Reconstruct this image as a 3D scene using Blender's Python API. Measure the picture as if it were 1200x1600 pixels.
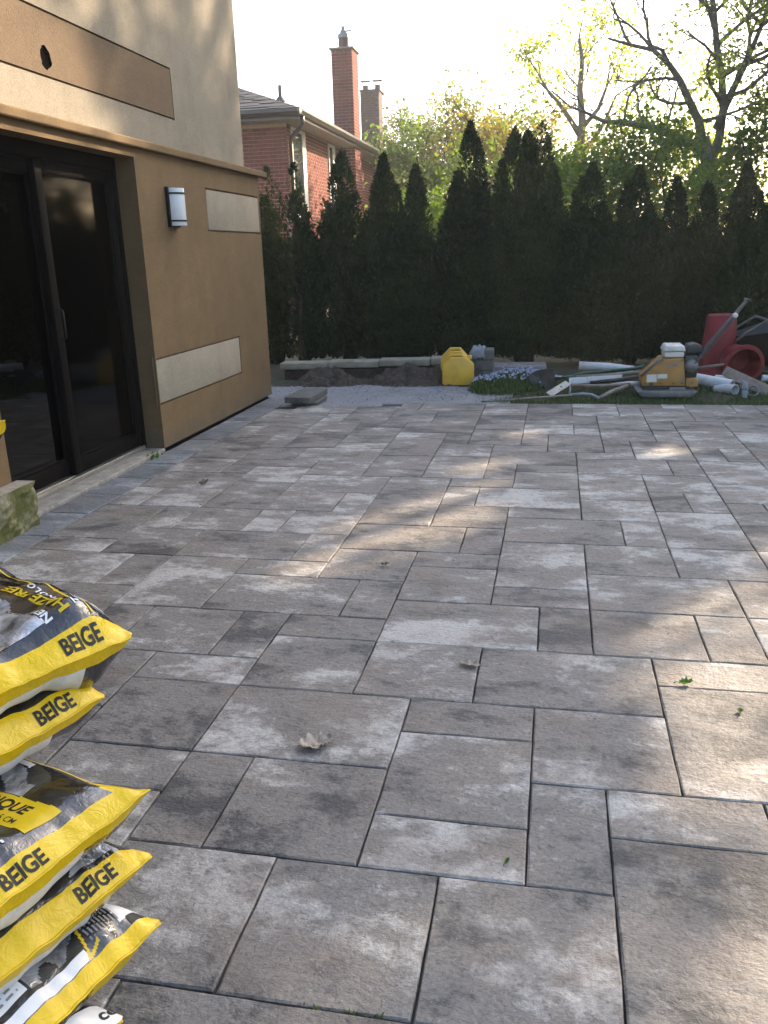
import bpy, bmesh, math, random
from mathutils import Vector, Matrix, Euler, noise as mnoise

random.seed(11)
scene = bpy.context.scene
for o in list(bpy.data.objects):
    bpy.data.objects.remove(o, do_unlink=True)
col = scene.collection
RAD = math.radians

# ------------------------------------------------------------------ camera
CAM_H = 1.40126
AX_R = Vector((0.98053055, 0.19449634, -0.02703715))
AX_U = Vector((-0.0321425, 0.29480078, 0.95501799))
AX_F = Vector((-0.19371808, 0.93555528, -0.29531277))
FPX = 1306.64            # focal length for a 1200 px wide picture
cam_d = bpy.data.cameras.new('camera')
cam = bpy.data.objects.new('camera', cam_d)
col.objects.link(cam)
cam.matrix_world = Matrix(((AX_R.x, AX_U.x, -AX_F.x, 0.0),
                           (AX_R.y, AX_U.y, -AX_F.y, 0.0),
                           (AX_R.z, AX_U.z, -AX_F.z, CAM_H),
                           (0, 0, 0, 1)))
cam_d.sensor_fit = 'HORIZONTAL'
cam_d.sensor_width = 36.0
cam_d.lens = 36.0 * FPX / 1200.0
cam_d.clip_start = 0.05
cam_d.clip_end = 2000.0
scene.camera = cam
scene.render.resolution_x = 768
scene.render.resolution_y = 1024

# ------------------------------------------------------------------ light
SUN_AZ = 35.0        # degrees to the right of +Y
SUN_EL = 27.0
SUN_DIR = Vector((math.sin(RAD(SUN_AZ)) * math.cos(RAD(SUN_EL)),
                  math.cos(RAD(SUN_AZ)) * math.cos(RAD(SUN_EL)),
                  math.sin(RAD(SUN_EL))))
world = bpy.data.worlds.new('World')
scene.world = world
world.use_nodes = True
wn = world.node_tree.nodes
wl = world.node_tree.links
bg = wn['Background']
sky = wn.new('ShaderNodeTexSky')
sky.sky_type = 'NISHITA'
sky.sun_disc = False
sky.sun_elevation = RAD(SUN_EL)
sky.sun_rotation = RAD(SUN_AZ)
sky.altitude = 100
sky.air_density = 1.0
sky.dust_density = 3.5
sky.ozone_density = 1.0
wl.new(sky.outputs[0], bg.inputs['Color'])
bg.inputs['Strength'].default_value = 0.15

sun_d = bpy.data.lights.new('sun', 'SUN')
sun_d.energy = 5.0
sun_d.angle = RAD(0.53)
sun_d.color = (1.0, 0.80, 0.58)
sun = bpy.data.objects.new('sun', sun_d)
col.objects.link(sun)
sun.rotation_euler = (-SUN_DIR).to_track_quat('-Z', 'Y').to_euler()
sun.location = SUN_DIR * 60

scene.view_settings.view_transform = 'Standard'
scene.view_settings.look = 'None'
scene.view_settings.gamma = 1.0
scene.view_settings.use_curve_mapping = False
scene.view_settings.exposure = 1.85
scene.render.engine = 'CYCLES'
try:
    scene.cycles.max_bounces = 8
    scene.cycles.transparent_max_bounces = 12
    scene.cycles.caustics_reflective = False
    scene.cycles.caustics_refractive = False
except Exception:
    pass


def at(px, py, Y=None, Z=None, X=None):
    """a point of the photograph (1200 x 1600) at depth Y, height Z or side X"""
    d = AX_R * ((px - 600) / FPX) - AX_U * ((py - 800) / FPX) + AX_F
    if Y is not None:
        t = Y / d.y
    elif X is not None:
        t = X / d.x
    else:
        t = (Z - CAM_H) / d.z
    return Vector((0, 0, CAM_H)) + d * t


# ------------------------------------------------------------------ helpers
class MB:
    """collects shapes and links them as one mesh object"""
    def __init__(self):
        self.v = []
        self.f = []
        self.m = []

    def add(self, vs, fs, mi=0):
        n = len(self.v)
        self.v += [tuple(x) for x in vs]
        for f in fs:
            self.f.append(tuple(i + n for i in f))
            self.m.append(mi)

    def box(self, lo, hi, mi=0, rot=None, piv=None):
        x0, y0, z0 = lo
        x1, y1, z1 = hi
        vs = [Vector(c) for c in ((x0, y0, z0), (x1, y0, z0), (x1, y1, z0), (x0, y1, z0),
                                  (x0, y0, z1), (x1, y0, z1), (x1, y1, z1), (x0, y1, z1))]
        if rot is not None:
            p = Vector(piv) if piv is not None else sum(vs, Vector()) / 8
            vs = [rot @ (v - p) + p for v in vs]
        self.add(vs, [(0, 3, 2, 1), (4, 5, 6, 7), (0, 1, 5, 4), (1, 2, 6, 5), (2, 3, 7, 6), (3, 0, 4, 7)], mi)

    def tube(self, pts, rad, n=8, mi=0, cap=True, squash=1.0):
        pts = [Vector(p) for p in pts]
        if not isinstance(rad, (list, tuple)):
            rad = [rad] * len(pts)
        vs = []
        fs = []
        a = None
        for i, p in enumerate(pts):
            d = (pts[min(i + 1, len(pts) - 1)] - pts[max(i - 1, 0)])
            d = d.normalized() if d.length > 1e-9 else Vector((0, 0, 1))
            if a is None:
                a = d.orthogonal().normalized()
            else:
                a = (a - d * a.dot(d))
                a = a.normalized() if a.length > 1e-6 else d.orthogonal().normalized()
            b = d.cross(a)
            for k in range(n):
                t = 2 * math.pi * k / n
                vs.append(p + (a * math.cos(t) + b * math.sin(t) * squash) * rad[i])
        for i in range(len(pts) - 1):
            for k in range(n):
                k2 = (k + 1) % n
                fs.append((i * n + k, i * n + k2, (i + 1) * n + k2, (i + 1) * n + k))
        if cap:
            fs.append(tuple(range(n - 1, -1, -1)))
            fs.append(tuple((len(pts) - 1) * n + k for k in range(n)))
        self.add(vs, fs, mi)

    def lathe(self, prof, n=24, mi=0, M=None):
        """profile of (radius, z); open ends with radius 0 close"""
        vs = []
        fs = []
        for r, z in prof:
            for k in range(n):
                t = 2 * math.pi * k / n
                v = Vector((r * math.cos(t), r * math.sin(t), z))
                vs.append(M @ v if M is not None else v)
        for i in range(len(prof) - 1):
            for k in range(n):
                k2 = (k + 1) % n
                fs.append((i * n + k, i * n + k2, (i + 1) * n + k2, (i + 1) * n + k))
        self.add(vs, fs, mi)

    def prism(self, poly, d, mi=0, M=None):
        """poly: list of (a, b) in the XZ plane, extruded along Y from 0 to d"""
        n = len(poly)
        vs = [Vector((a, 0, b)) for a, b in poly] + [Vector((a, d, b)) for a, b in poly]
        if M is not None:
            vs = [M @ v for v in vs]
        fs = [tuple(range(n)), tuple(range(2 * n - 1, n - 1, -1))]
        for i in range(n):
            j = (i + 1) % n
            fs.append((i, i + n, j + n, j))
        self.add(vs, fs, mi)

    def build(self, name, mats, parent=None, smooth=False, bevel=0.0, segs=2, fix=True):
        me = bpy.data.meshes.new(name)
        me.from_pydata(self.v, [], self.f)
        if not isinstance(mats, (list, tuple)):
            mats = [mats]
        for m in mats:
            me.materials.append(m)
        if len(mats) > 1:
            me.polygons.foreach_set('material_index', self.m)
        if fix:
            bm = bmesh.new()
            bm.from_mesh(me)
            bmesh.ops.recalc_face_normals(bm, faces=bm.faces)
            bm.to_mesh(me)
            bm.free()
        if smooth:
            me.polygons.foreach_set('use_smooth', [True] * len(me.polygons))
        me.update()
        o = bpy.data.objects.new(name, me)
        col.objects.link(o)
        if parent is not None:
            o.parent = parent
            o.matrix_parent_inverse = parent.matrix_basis.inverted()
        if bevel > 0:
            b = o.modifiers.new('bevel', 'BEVEL')
            b.width = bevel
            b.segments = segs
            b.limit_method = 'ANGLE'
            b.angle_limit = RAD(35)
            b.harden_normals = False
            if smooth is False:
                me.polygons.foreach_set('use_smooth', [True] * len(me.polygons))
                s = o.modifiers.new('edges', 'EDGE_SPLIT')
                s.split_angle = RAD(50)
        return o


def empty(name, loc=(0, 0, 0)):
    o = bpy.data.objects.new(name, None)
    col.objects.link(o)
    o.location = loc
    o.empty_display_size = 0.1
    bpy.context.view_layer.update() if False else None
    return o


def tag(o, label, cat, group=None):
    o['label'] = label
    o['category'] = cat
    if group:
        o['group'] = group
    return o


def structure(o):
    o['kind'] = 'structure'
    return o


def stuff(o):
    o['kind'] = 'stuff'
    return o


def nz(x, y, z=0.0):
    return mnoise.noise(Vector((x, y, z)))


# ------------------------------------------------------------------ materials
def new_mat(name):
    m = bpy.data.materials.new(name)
    m.use_nodes = True
    nt = m.node_tree
    b = nt.nodes['Principled BSDF']
    return m, nt, b


def setin(b, **kw):
    names = {'rough': 'Roughness', 'metal': 'Metallic', 'spec': 'Specular IOR Level', 'coat': 'Coat Weight',
             'coatr': 'Coat Roughness', 'sheen': 'Sheen Weight', 'trans': 'Transmission Weight', 'ior': 'IOR'}
    for k, v in kw.items():
        b.inputs[names[k]].default_value = v


def ramp(nt, fac, stops):
    r = nt.nodes.new('ShaderNodeValToRGB')
    e = r.color_ramp.elements
    while len(e) < len(stops):
        e.new(0.5)
    for el, (p, c) in zip(e, stops):
        el.position = p
        el.color = (c[0], c[1], c[2], 1) if not isinstance(c, (int, float)) else (c, c, c, 1)
    nt.links.new(fac, r.inputs[0])
    return r.outputs[0]


def tnoise(nt, vec, scale, detail=6, rough=0.6, dist=0.0):
    n = nt.nodes.new('ShaderNodeTexNoise')
    n.inputs['Scale'].default_value = scale
    n.inputs['Detail'].default_value = detail
    n.inputs['Roughness'].default_value = rough
    n.inputs['Distortion'].default_value = dist
    if vec is not None:
        nt.links.new(vec, n.inputs['Vector'])
    return n.outputs['Fac']


def mixc(nt, fac, a, b, mode='MIX'):
    m = nt.nodes.new('ShaderNodeMix')
    m.data_type = 'RGBA'
    m.blend_type = mode
    for sock, v in ((m.inputs[0], fac), (m.inputs[6], a), (m.inputs[7], b)):
        if hasattr(v, 'is_output') or hasattr(v, 'links'):
            nt.links.new(v, sock)
        elif isinstance(v, (int, float)):
            sock.default_value = v
        else:
            sock.default_value = (v[0], v[1], v[2], 1)
    return m.outputs[2]


def math_n(nt, op, a, b=0.0):
    m = nt.nodes.new('ShaderNodeMath')
    m.operation = op
    for s, v in zip(m.inputs, (a, b)):
        if hasattr(v, 'links'):
            nt.links.new(v, s)
        else:
            s.default_value = v
    return m.outputs[0]


def bump(nt, b, h, strength=0.3, dist=0.01):
    n = nt.nodes.new('ShaderNodeBump')
    n.inputs['Strength'].default_value = strength
    n.inputs['Distance'].default_value = dist
    nt.links.new(h, n.inputs['Height'])
    nt.links.new(n.outputs[0], b.inputs['Normal'])
    return n


def position(nt):
    return nt.nodes.new('ShaderNodeNewGeometry').outputs['Position']


def objcoord(nt):
    return nt.nodes.new('ShaderNodeTexCoord').outputs['Object']


def scaled(nt, vec, s, off=None):
    m = nt.nodes.new('ShaderNodeMapping')
    m.inputs['Scale'].default_value = s
    nt.links.new(vec, m.inputs['Vector'])
    if off is not None:
        nt.links.new(off, m.inputs['Location'])
    return m.outputs[0]


def simple(name, c, rough=0.6, var=0.15, scale=8.0, metal=0.0, spec=0.5, bmp=0.0, bscale=60.0, bdist=0.004, dirt=None, obj=False):
    """a plain colour with uneven tone, grain and (optionally) dirt"""
    m, nt, b = new_mat(name)
    P = objcoord(nt) if obj else position(nt)
    f = tnoise(nt, P, scale, 6, 0.62)
    c0 = [max(0, x * (1 - var)) for x in c]
    c1 = [min(1, x * (1 + var)) for x in c]
    out = ramp(nt, f, [(0.3, c0), (0.7, c1)])
    if dirt:
        f2 = tnoise(nt, P, scale * 0.7 + 3.1, 8, 0.7)
        out = mixc(nt, ramp(nt, f2, [(0.5, 0.0), (0.75, dirt[1])]), out, dirt[0])
    nt.links.new(out, b.inputs['Base Color'])
    setin(b, rough=rough, metal=metal, spec=spec)
    if bmp > 0:
        bump(nt, b, tnoise(nt, P, bscale, 5, 0.65), bmp, bdist)
    return m


def leaf_mat(name, cols, trans=0.45, rough=0.55, scale=1.3, spec=0.3, tint=(1.5, 1.6, 0.7)):
    m, nt, b = new_mat(name)
    P = position(nt)
    f1 = tnoise(nt, P, scale, 3, 0.6)
    f2 = tnoise(nt, P, scale * 14, 2, 0.5)
    f = math_n(nt, 'ADD', math_n(nt, 'MULTIPLY', f1, 0.6), math_n(nt, 'MULTIPLY', f2, 0.4))
    stops = [(0.32 + 0.36 * i / (len(cols) - 1), c) for i, c in enumerate(cols)]
    c = ramp(nt, f, stops)
    nt.links.new(c, b.inputs['Base Color'])
    setin(b, rough=rough, spec=spec)
    if trans > 0:
        t = nt.nodes.new('ShaderNodeBsdfTranslucent')
        nt.links.new(mixc(nt, 1.0, c, tint, 'MULTIPLY'), t.inputs['Color'])
        mx = nt.nodes.new('ShaderNodeMixShader')
        mx.inputs[0].default_value = trans
        out = nt.nodes['Material Output']
        nt.links.new(b.outputs[0], mx.inputs[1])
        nt.links.new(t.outputs[0], mx.inputs[2])
        nt.links.new(mx.outputs[0], out.inputs['Surface'])
    return m


def paver_mat(name, dark, mid, light, warm):
    m, nt, b = new_mat(name)
    P = position(nt)
    oi = nt.nodes.new('ShaderNodeObjectInfo')
    rnd = oi.outputs['Random']
    comb = nt.nodes.new('ShaderNodeCombineXYZ')
    for i, k in enumerate((37.0, 91.0, 53.0)):
        nt.links.new(math_n(nt, 'MULTIPLY', rnd, k), comb.inputs[i])
    V = scaled(nt, P, (1, 1, 1), comb.outputs[0])
    Vs = scaled(nt, P, (1.0, 1.7, 1), comb.outputs[0])
    broad = tnoise(nt, Vs, 2.3, 3, 0.5, 0.3)
    smudge = tnoise(nt, Vs, 7.5, 5, 0.62, 0.2)
    fine = tnoise(nt, V, 95, 3, 0.7)
    mott = tnoise(nt, V, 24, 6, 0.75)
    f = math_n(nt, 'ADD', math_n(nt, 'MULTIPLY', broad, 1.0), math_n(nt, 'MULTIPLY', math_n(nt, 'SUBTRACT', smudge, 0.5), 0.60))
    f = math_n(nt, 'ADD', f, math_n(nt, 'MULTIPLY', math_n(nt, 'SUBTRACT', mott, 0.5), 0.55))
    f = math_n(nt, 'ADD', f, math_n(nt, 'MULTIPLY', math_n(nt, 'SUBTRACT', rnd, 0.5), 0.20))
    c = ramp(nt, f, [(0.31, dark), (0.45, mid), (0.55, mid), (0.71, light)])
    wf = tnoise(nt, scaled(nt, P, (1.3, 1.3, 1), comb.outputs[0]), 2.1, 3, 0.5)
    c = mixc(nt, ramp(nt, wf, [(0.50, 0.0), (0.68, 0.6)]), c, warm)
    c = mixc(nt, 0.85, c, ramp(nt, fine, [(0.25, 0.60), (0.5, 1.0), (0.8, 1.25)]), 'MULTIPLY')
    pit = tnoise(nt, scaled(nt, P, (1, 1.5, 1), comb.outputs[0]), 38, 5, 0.7, 0.5)
    c = mixc(nt, 0.9, c, ramp(nt, pit, [(0.30, 0.52), (0.44, 1.0), (0.62, 1.0), (0.75, 1.18)]), 'MULTIPLY')
    # specks of pale grit, and dark pits
    sp = tnoise(nt, V, 240, 1, 0.5)
    c = mixc(nt, ramp(nt, sp, [(0.73, 0.0), (0.77, 0.55)]), c, (0.5, 0.48, 0.45))
    nt.links.new(c, b.inputs['Base Color'])
    setin(b, spec=0.42)
    nt.links.new(ramp(nt, mott, [(0.3, 0.52), (0.7, 0.74)]), b.inputs['Roughness'])
    # riven slate relief: shallow broken ledges, pits and grain
    rv = tnoise(nt, scaled(nt, P, (1, 1.6, 1), comb.outputs[0]), 9.0, 6, 0.62, 0.4)
    st = nt.nodes.new('ShaderNodeMath')
    st.operation = 'SNAP'
    nt.links.new(tnoise(nt, scaled(nt, P, (1, 1.9, 1), comb.outputs[0]), 5.5, 5, 0.55, 0.2), st.inputs[0])
    st.inputs[1].default_value = 0.085
    h = math_n(nt, 'ADD', math_n(nt, 'MULTIPLY', rv, 0.75), math_n(nt, 'MULTIPLY', fine, 0.16))
    h = math_n(nt, 'ADD', h, math_n(nt, 'MULTIPLY', st.outputs[0], 0.9))
    h = math_n(nt, 'ADD', h, math_n(nt, 'MULTIPLY', mott, 0.40))
    h = math_n(nt, 'ADD', h, math_n(nt, 'MULTIPLY', pit, 0.45))
    bump(nt, b, h, 0.9, 0.014)
    return m


def stucco_mat(name, c, var=0.12, splash=False):
    m, nt, b = new_mat(name)
    P = position(nt)
    big = tnoise(nt, P, 1.1, 4, 0.6)
    stain = tnoise(nt, scaled(nt, P, (1, 2.5, 0.6)), 2.0, 6, 0.65)
    fine = tnoise(nt, P, 260, 3, 0.7)
    cc = ramp(nt, big, [(0.3, [x * (1 - var) for x in c]), (0.7, [x * (1 + var) for x in c])])
    cc = mixc(nt, 0.35, cc, ramp(nt, stain, [(0.3, 0.72), (0.6, 1.05)]), 'MULTIPLY')
    cc = mixc(nt, 0.6, cc, ramp(nt, fine, [(0.25, 0.72), (0.6, 1.08)]), 'MULTIPLY')
    grain = tnoise(nt, P, 85, 4, 0.75)
    cc = mixc(nt, 0.75, cc, ramp(nt, grain, [(0.3, 0.70), (0.55, 1.0), (0.75, 1.16)]), 'MULTIPLY')
    tw = tnoise(nt, scaled(nt, P, (1, 1, 1.6)), 5.5, 5, 0.6, 0.8)
    cc = mixc(nt, 0.5, cc, ramp(nt, tw, [(0.3, 0.84), (0.7, 1.10)]), 'MULTIPLY')
    if splash:
        sep = nt.nodes.new('ShaderNodeSeparateXYZ')
        nt.links.new(P, sep.inputs[0])
        k = math_n(nt, 'SUBTRACT', math_n(nt, 'MULTIPLY', tnoise(nt, P, 9, 6, 0.7), 0.42), sep.outputs[2])
        cc = mixc(nt, ramp(nt, k, [(0.02, 0.0), (0.2, 0.55)]), cc, (0.105, 0.092, 0.072))
    nt.links.new(cc, b.inputs['Base Color'])
    setin(b, rough=0.9, spec=0.2)
    bump(nt, b, math_n(nt, 'ADD', fine, math_n(nt, 'MULTIPLY', tnoise(nt, P, 70, 3, 0.6), 0.9)), 0.6, 0.005)
    return m


def stone_mat(name, c, moss=None, mossz=0.0, scale=9.0):
    m, nt, b = new_mat(name)
    P = position(nt)
    f = tnoise(nt, P, scale, 8, 0.7)
    cc = ramp(nt, f, [(0.3, [x * 0.65 for x in c]), (0.7, [min(1, x * 1.25) for x in c])])
    if moss is not None:
        f2 = tnoise(nt, P, 5.0, 7, 0.68)
        f3 = tnoise(nt, P, 42.0, 4, 0.7)
        k = math_n(nt, 'ADD', math_n(nt, 'MULTIPLY', f2, 0.7), math_n(nt, 'MULTIPLY', f3, 0.3))
        mc = ramp(nt, f3, [(0.3, [x * 0.45 for x in moss]), (0.7, moss)])
        cc = mixc(nt, ramp(nt, k, [(mossz, 0.0), (mossz + 0.12, 0.95)]), cc, mc)
    nt.links.new(cc, b.inputs['Base Color'])
    setin(b, rough=0.88, spec=0.25)
    bump(nt, b, f, 0.7, 0.012)
    return m


M = {}
M['paver'] = paver_mat('paver_blend', (0.060, 0.059, 0.060), (0.181, 0.168, 0.153), (0.41, 0.395, 0.37), (0.200, 0.166, 0.138))
M['border'] = paver_mat('border_blend', (0.085, 0.095, 0.105), (0.15, 0.16, 0.17), (0.29, 0.30, 0.31), (0.17, 0.165, 0.16))
M['sand'] = simple('joint_sand', (0.045, 0.042, 0.037), 0.95, 0.5, 60, bmp=0.6, bscale=200)
M['tan'] = stucco_mat('tan_stucco', (0.178, 0.118, 0.060), splash=True)
M['brownband'] = stucco_mat('brown_stucco', (0.155, 0.108, 0.067))
M['greige'] = stucco_mat('greige_stucco', (0.27, 0.237, 0.182))
M['panel'] = stucco_mat('panel_stucco', (0.33, 0.285, 0.215))
M['groove'] = simple('groove_stucco', (0.135, 0.093, 0.058), 0.9, 0.2, 20)
M['bronze'] = simple('dark_bronze_frame', (0.005, 0.0042, 0.0038), 0.7, 0.2, 12, spec=0.05)
M['black'] = simple('black_paint', (0.008, 0.008, 0.008), 0.5, 0.2, 20, spec=0.25)
M['steel'] = simple('brushed_steel', (0.45, 0.44, 0.42), 0.35, 0.15, 40, metal=0.9)
M['concrete'] = simple('concrete', (0.24, 0.225, 0.195), 0.88, 0.35, 14, bmp=0.5, bscale=90, dirt=((0.08, 0.075, 0.055), 0.6))
M['interior'] = simple('dark_interior', (0.05, 0.045, 0.04), 0.8, 0.2, 3)
M['void'] = simple('hole_shade_black', (0.006, 0.005, 0.005), 1.0, 0.2, 20, spec=0.0)  # matte black painted in for the dark inside of the hole
# ------------------------------------------------------------------ ground
M['ground'] = simple('bare_ground', (0.075, 0.068, 0.042), 0.95, 0.4, 3, bmp=0.6, bscale=30, bdist=0.02,
                     dirt=((0.05, 0.075, 0.025), 0.8))
mb = MB()
N = 40
vs = []
for j in range(N + 1):
    for i in range(N + 1):
        u = (i / N) * 2 - 1
        v = (j / N) * 2 - 1
        x = 400 * u * abs(u) ** 1.6
        y = 400 * v * abs(v) ** 1.6 + 12
        vs.append((x, y, -0.085))
mb.add(vs, [(j * (N + 1) + i, j * (N + 1) + i + 1, (j + 1) * (N + 1) + i + 1, (j + 1) * (N + 1) + i)
            for j in range(N) for i in range(N)])
structure(mb.build('ground', M['ground']))

# ------------------------------------------------------------------ patio: every paver is a piece of its own
GX, GY, GM = 0.17349, 1.21501, 0.2
PAVERS = [(-4,31,-2,34), (-4,30,-2,31), (-4,28,-2,30), (-4,25,-2,28), (-8,32,-7,34), (-7,32,-4,34), (-8,31,-6,32), (-8,29,-6,31), (-6,29,-4,32), (-7,27,-4,29), (-7,26,-5,27), (-7,23,-5,26), (-5,25,-4,27), (-5,23,-3,25), (-13,31,-10,33), (-10,32,-8,33), (-10,29,-8,32), (-11,29,-10,31), (-11,27,-9,29), (-11,24,-9,27), (-9,28,-7,29), (-9,25,-7,28), (-9,24,-7,25), (-10,22,-7,24), (-13,30,-11,31), (-14,30,-13,32), (-14,28,-11,30), (-14,26,-13,28), (-13,26,-11,28), (-14,25,-12,26), (-12,24,-11,26), (-12,22,-10,24), (-14,22,-12,25), (-14,20,-12,22), (-12,20,-11,22), (-11,21,-9,22), (-11,19,-9,21), (-14,18,-11,20), (-11,16,-9,19), (-14,16,-13,18), (-13,16,-11,18), (-14,13,-12,16), (-12,14,-11,16), (-11,14,-9,16), (-9,14,-8,16), (-9,20,-7,22), (-9,18,-6,20), (-6,18,-4,20), (-7,20,-5,21), (-7,21,-5,23), (-5,20,-3,23), (-3,20,-2,22), (-4,19,-2,20), (-4,17,-3,19), (-2,21,0,22), (-2,19,0,21), (-3,22,0,24), (-3,17,0,19), (-2,16,0,17), (-3,24,-1,25), (-2,25,-1,27), (-2,31,0,34), (0,31,2,34), (-2,29,1,31), (-2,27,0,29), (0,27,1,29), (-1,26,1,27), (-1,24,1,26), (0,23,2,24), (1,28,3,31), (3,28,4,30), (1,26,3,28), (2,23,4,26), (3,26,4,28), (4,25,6,28), (4,28,6,30), (3,30,5,33), (2,31,3,33), (2,33,4,34), (4,33,5,34), (5,32,7,34), (7,32,8,34), (5,30,8,32), (4,20,6,23), (3,21,4,23), (2,19,4,21), (0,21,3,23), (0,18,2,21), (0,16,2,18), (2,17,3,19), (2,14,4,17), (-2,14,1,16), (1,14,2,16), (-2,11,0,14), (-2,10,0,11), (0,12,2,14), (2,12,4,14), (0,10,3,12), (2,8,3,10), (0,8,2,10), (-1,8,0,10), (-4,8,-1,10), (-4,10,-2,12), (-4,12,-2,13), (-3,13,-2,15), (-6,13,-3,15), (-4,15,-2,17), (-6,15,-4,18), (-7,16,-6,18), (-9,16,-7,18), (-8,14,-6,16), (-10,12,-7,14), (-7,12,-6,14), (-6,11,-4,13), (-8,11,-6,12), (-8,9,-5,11), (-5,9,-4,11), (-10,9,-8,12), (-11,10,-10,12), (-12,12,-10,14), (-14,12,-12,13), (-14,10,-11,12), (-9,7,-7,9), (-7,7,-6,9), (-6,8,-4,9), (-6,6,-4,8), (-4,6,-2,8), (-2,6,1,8), (-8,6,-6,7), (-8,4,-6,6), (-6,4,-3,6), (-3,5,-1,6), (-3,3,-1,5), (-1,4,1,6), (-6,2,-5,4), (-5,2,-3,4), (-3,2,-1,3), (-1,2,0,4), (-2,0,0,2), (-6,0,-4,2), (1,4,3,7), (0,3,2,4), (0,0,2,3), (-4,0,-2,2)]



def back_row(i):
    if i < -13:
        return 32
    if i < -8:
        return 33
    return 34


def cell_ok(i, j):
    return -14 <= i and -4 <= j < back_row(i) and i <= 7 + j * 0.2


def fill_pavers():
    occ = set()
    for (a, b, c, d) in PAVERS:
        for i in range(a, c):
            for j in range(b, d):
                occ.add((i, j))
    rng = random.Random(5)
    out = list(PAVERS)
    for j in range(33, -5, -1):
        for i in range(-14, 16):
            if (i, j) in occ or not cell_ok(i, j):
                continue
            opts = [(2, 3), (3, 2), (2, 2), (2, 2), (1, 2), (2, 1), (3, 2)]
            rng.shuffle(opts)
            opts += [(1, 2), (2, 1), (1, 1)]
            for w, h in opts:
                cells = [(i + a, j - b) for a in range(w) for b in range(h)]
                if all(c not in occ and cell_ok(*c) for c in cells):
                    occ.update(cells)
                    out.append((i, j - h + 1, i + w, j + 1))
                    break
    return out


def paver_mesh(w, h, seed, t=0.055, ch=0.0035, jit=0.0015):
    rng = random.Random(seed)
    per = []
    nx = max(2, round(w / 0.08))
    ny = max(2, round(h / 0.08))
    for k in range(nx):
        per.append((-w / 2 + w * k / nx, -h / 2))
    for k in range(ny):
        per.append((w / 2, -h / 2 + h * k / ny))
    for k in range(nx):
        per.append((w / 2 - w * k / nx, h / 2))
    for k in range(ny):
        per.append((-w / 2, h / 2 - h * k / ny))
    per = [(x + rng.uniform(-jit, jit), y + rng.uniform(-jit, jit)) for x, y in per]
    n = len(per)
    vs = []
    for x, y in per:
        vs.append((x, y, -t))
    for x, y in per:
        vs.append((x, y, -ch * rng.uniform(0.6, 1.5)))
    for x, y in per:
        k = ch * rng.uniform(0.7, 1.6)
        vs.append((x * (1 - k * 2 / w), y * (1 - k * 2 / h), 0))
    vs.append((0, 0, 0.0004))
    fs = []
    for k in range(n):
        q = (k + 1) % n
        fs.append((k, q, n + q, n + k))
        fs.append((n + k, n + q, 2 * n + q, 2 * n + k))
        fs.append((2 * n + k, 2 * n + q, 3 * n))
    me = bpy.data.meshes.new('paver')
    me.from_pydata(vs, [], fs)
    me.update()
    return me


mb = MB()
mb.box((-2.625, 0.30, -0.08), (-1.632, 7.81, -0.014))
mb.box((-1.632, 0.30, -0.08), (4.2, 8.005, -0.014))
patio = structure(mb.build('patio', M['sand']))
rngp = random.Random(3)
for n, (a, b, c, d) in enumerate(fill_pavers()):
    x0, x1 = GX + a * GM, GX + c * GM
    y0, y1 = GY + b * GM, GY + d * GM
    gap = 0.0023
    me = paver_mesh(x1 - x0 - 2 * gap, y1 - y0 - 2 * gap, 100 + n)
    me.materials.append(M['paver'])
    o = bpy.data.objects.new('paver', me)
    col.objects.link(o)
    o.location = ((x0 + x1) / 2, (y0 + y1) / 2, rngp.uniform(-0.0012, 0.0012))
    o.rotation_euler = (rngp.uniform(-0.0016, 0.0016), rngp.uniform(-0.0016, 0.0016), rngp.uniform(-0.002, 0.002))
    o.parent = patio

mb = MB()
mb.box((-2.905, 1.2, -0.08), (-2.6255, 7.83, -0.016))
border = structure(mb.build('border_course', M['sand']))
k = 0
y = 1.41
while y < 8.0:
    L = 0.4
    me = paver_mesh(0.252, L - 0.006, 900 + k)
    me.materials.append(M['border'])
    o = bpy.data.objects.new('border_paver', me)
    col.objects.link(o)
    o.location = (-2.762, y + L / 2, rngp.uniform(-0.002, 0.001))
    o.rotation_euler = (0, 0, rngp.uniform(-0.003, 0.003))
    o.parent = border
    y += L + 0.002
    k += 1

# gravel bed between the patio and the beds
M['gravel'], nt, b_ = new_mat('crushed_stone')
P_ = position(nt)
vor = nt.nodes.new('ShaderNodeTexVoronoi')
vor.inputs['Scale'].default_value = 95
nt.links.new(P_, vor.inputs['Vector'])
gc = ramp(nt, tnoise(nt, P_, 130, 4, 0.75), [(0.3, (0.13, 0.13, 0.132)), (0.5, (0.255, 0.258, 0.265)), (0.72, (0.42, 0.42, 0.425))])
gc = mixc(nt, 0.7, gc, ramp(nt, tnoise(nt, P_, 4, 5, 0.6), [(0.3, 0.75), (0.65, 1.1)]), 'MULTIPLY')
nt.links.new(gc, b_.inputs['Base Color'])
setin(b_, rough=0.9, spec=0.3)
bump(nt, b_, vor.outputs['Distance'], 0.8, 0.012)
mb = MB()
nx_, ny_ = 70, 34
vs = []
for j in range(ny_ + 1):
    for i in range(nx_ + 1):
        x = -3.6 + 3.2 * i / nx_
        y = 7.60 + 1.62 * j / ny_
        z = -0.022 + 0.016 * nz(x * 2.2, y * 2.2) + 0.006 * nz(x * 9, y * 9, 3)
        z += 0.02 * max(0, min(1, (y - 8.1) / 0.8))
        edge = (x + 0.78 - 0.18 * nz(y * 3, 1.5) + 0.25 * max(0, 8.6 - y))
        if edge > 0:
            z -= edge * 0.35
        e2 = (y - (9.08 + 0.07 * nz(x * 2.5, 7.7)))
        if e2 > 0:
            z -= e2 * 0.8
        if y < 8.03 and x > -1.66:
            z = min(z, -0.02)
        elif x > -2.95:
            z = max(z, -0.012)
        vs.append((x, y, z))
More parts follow.
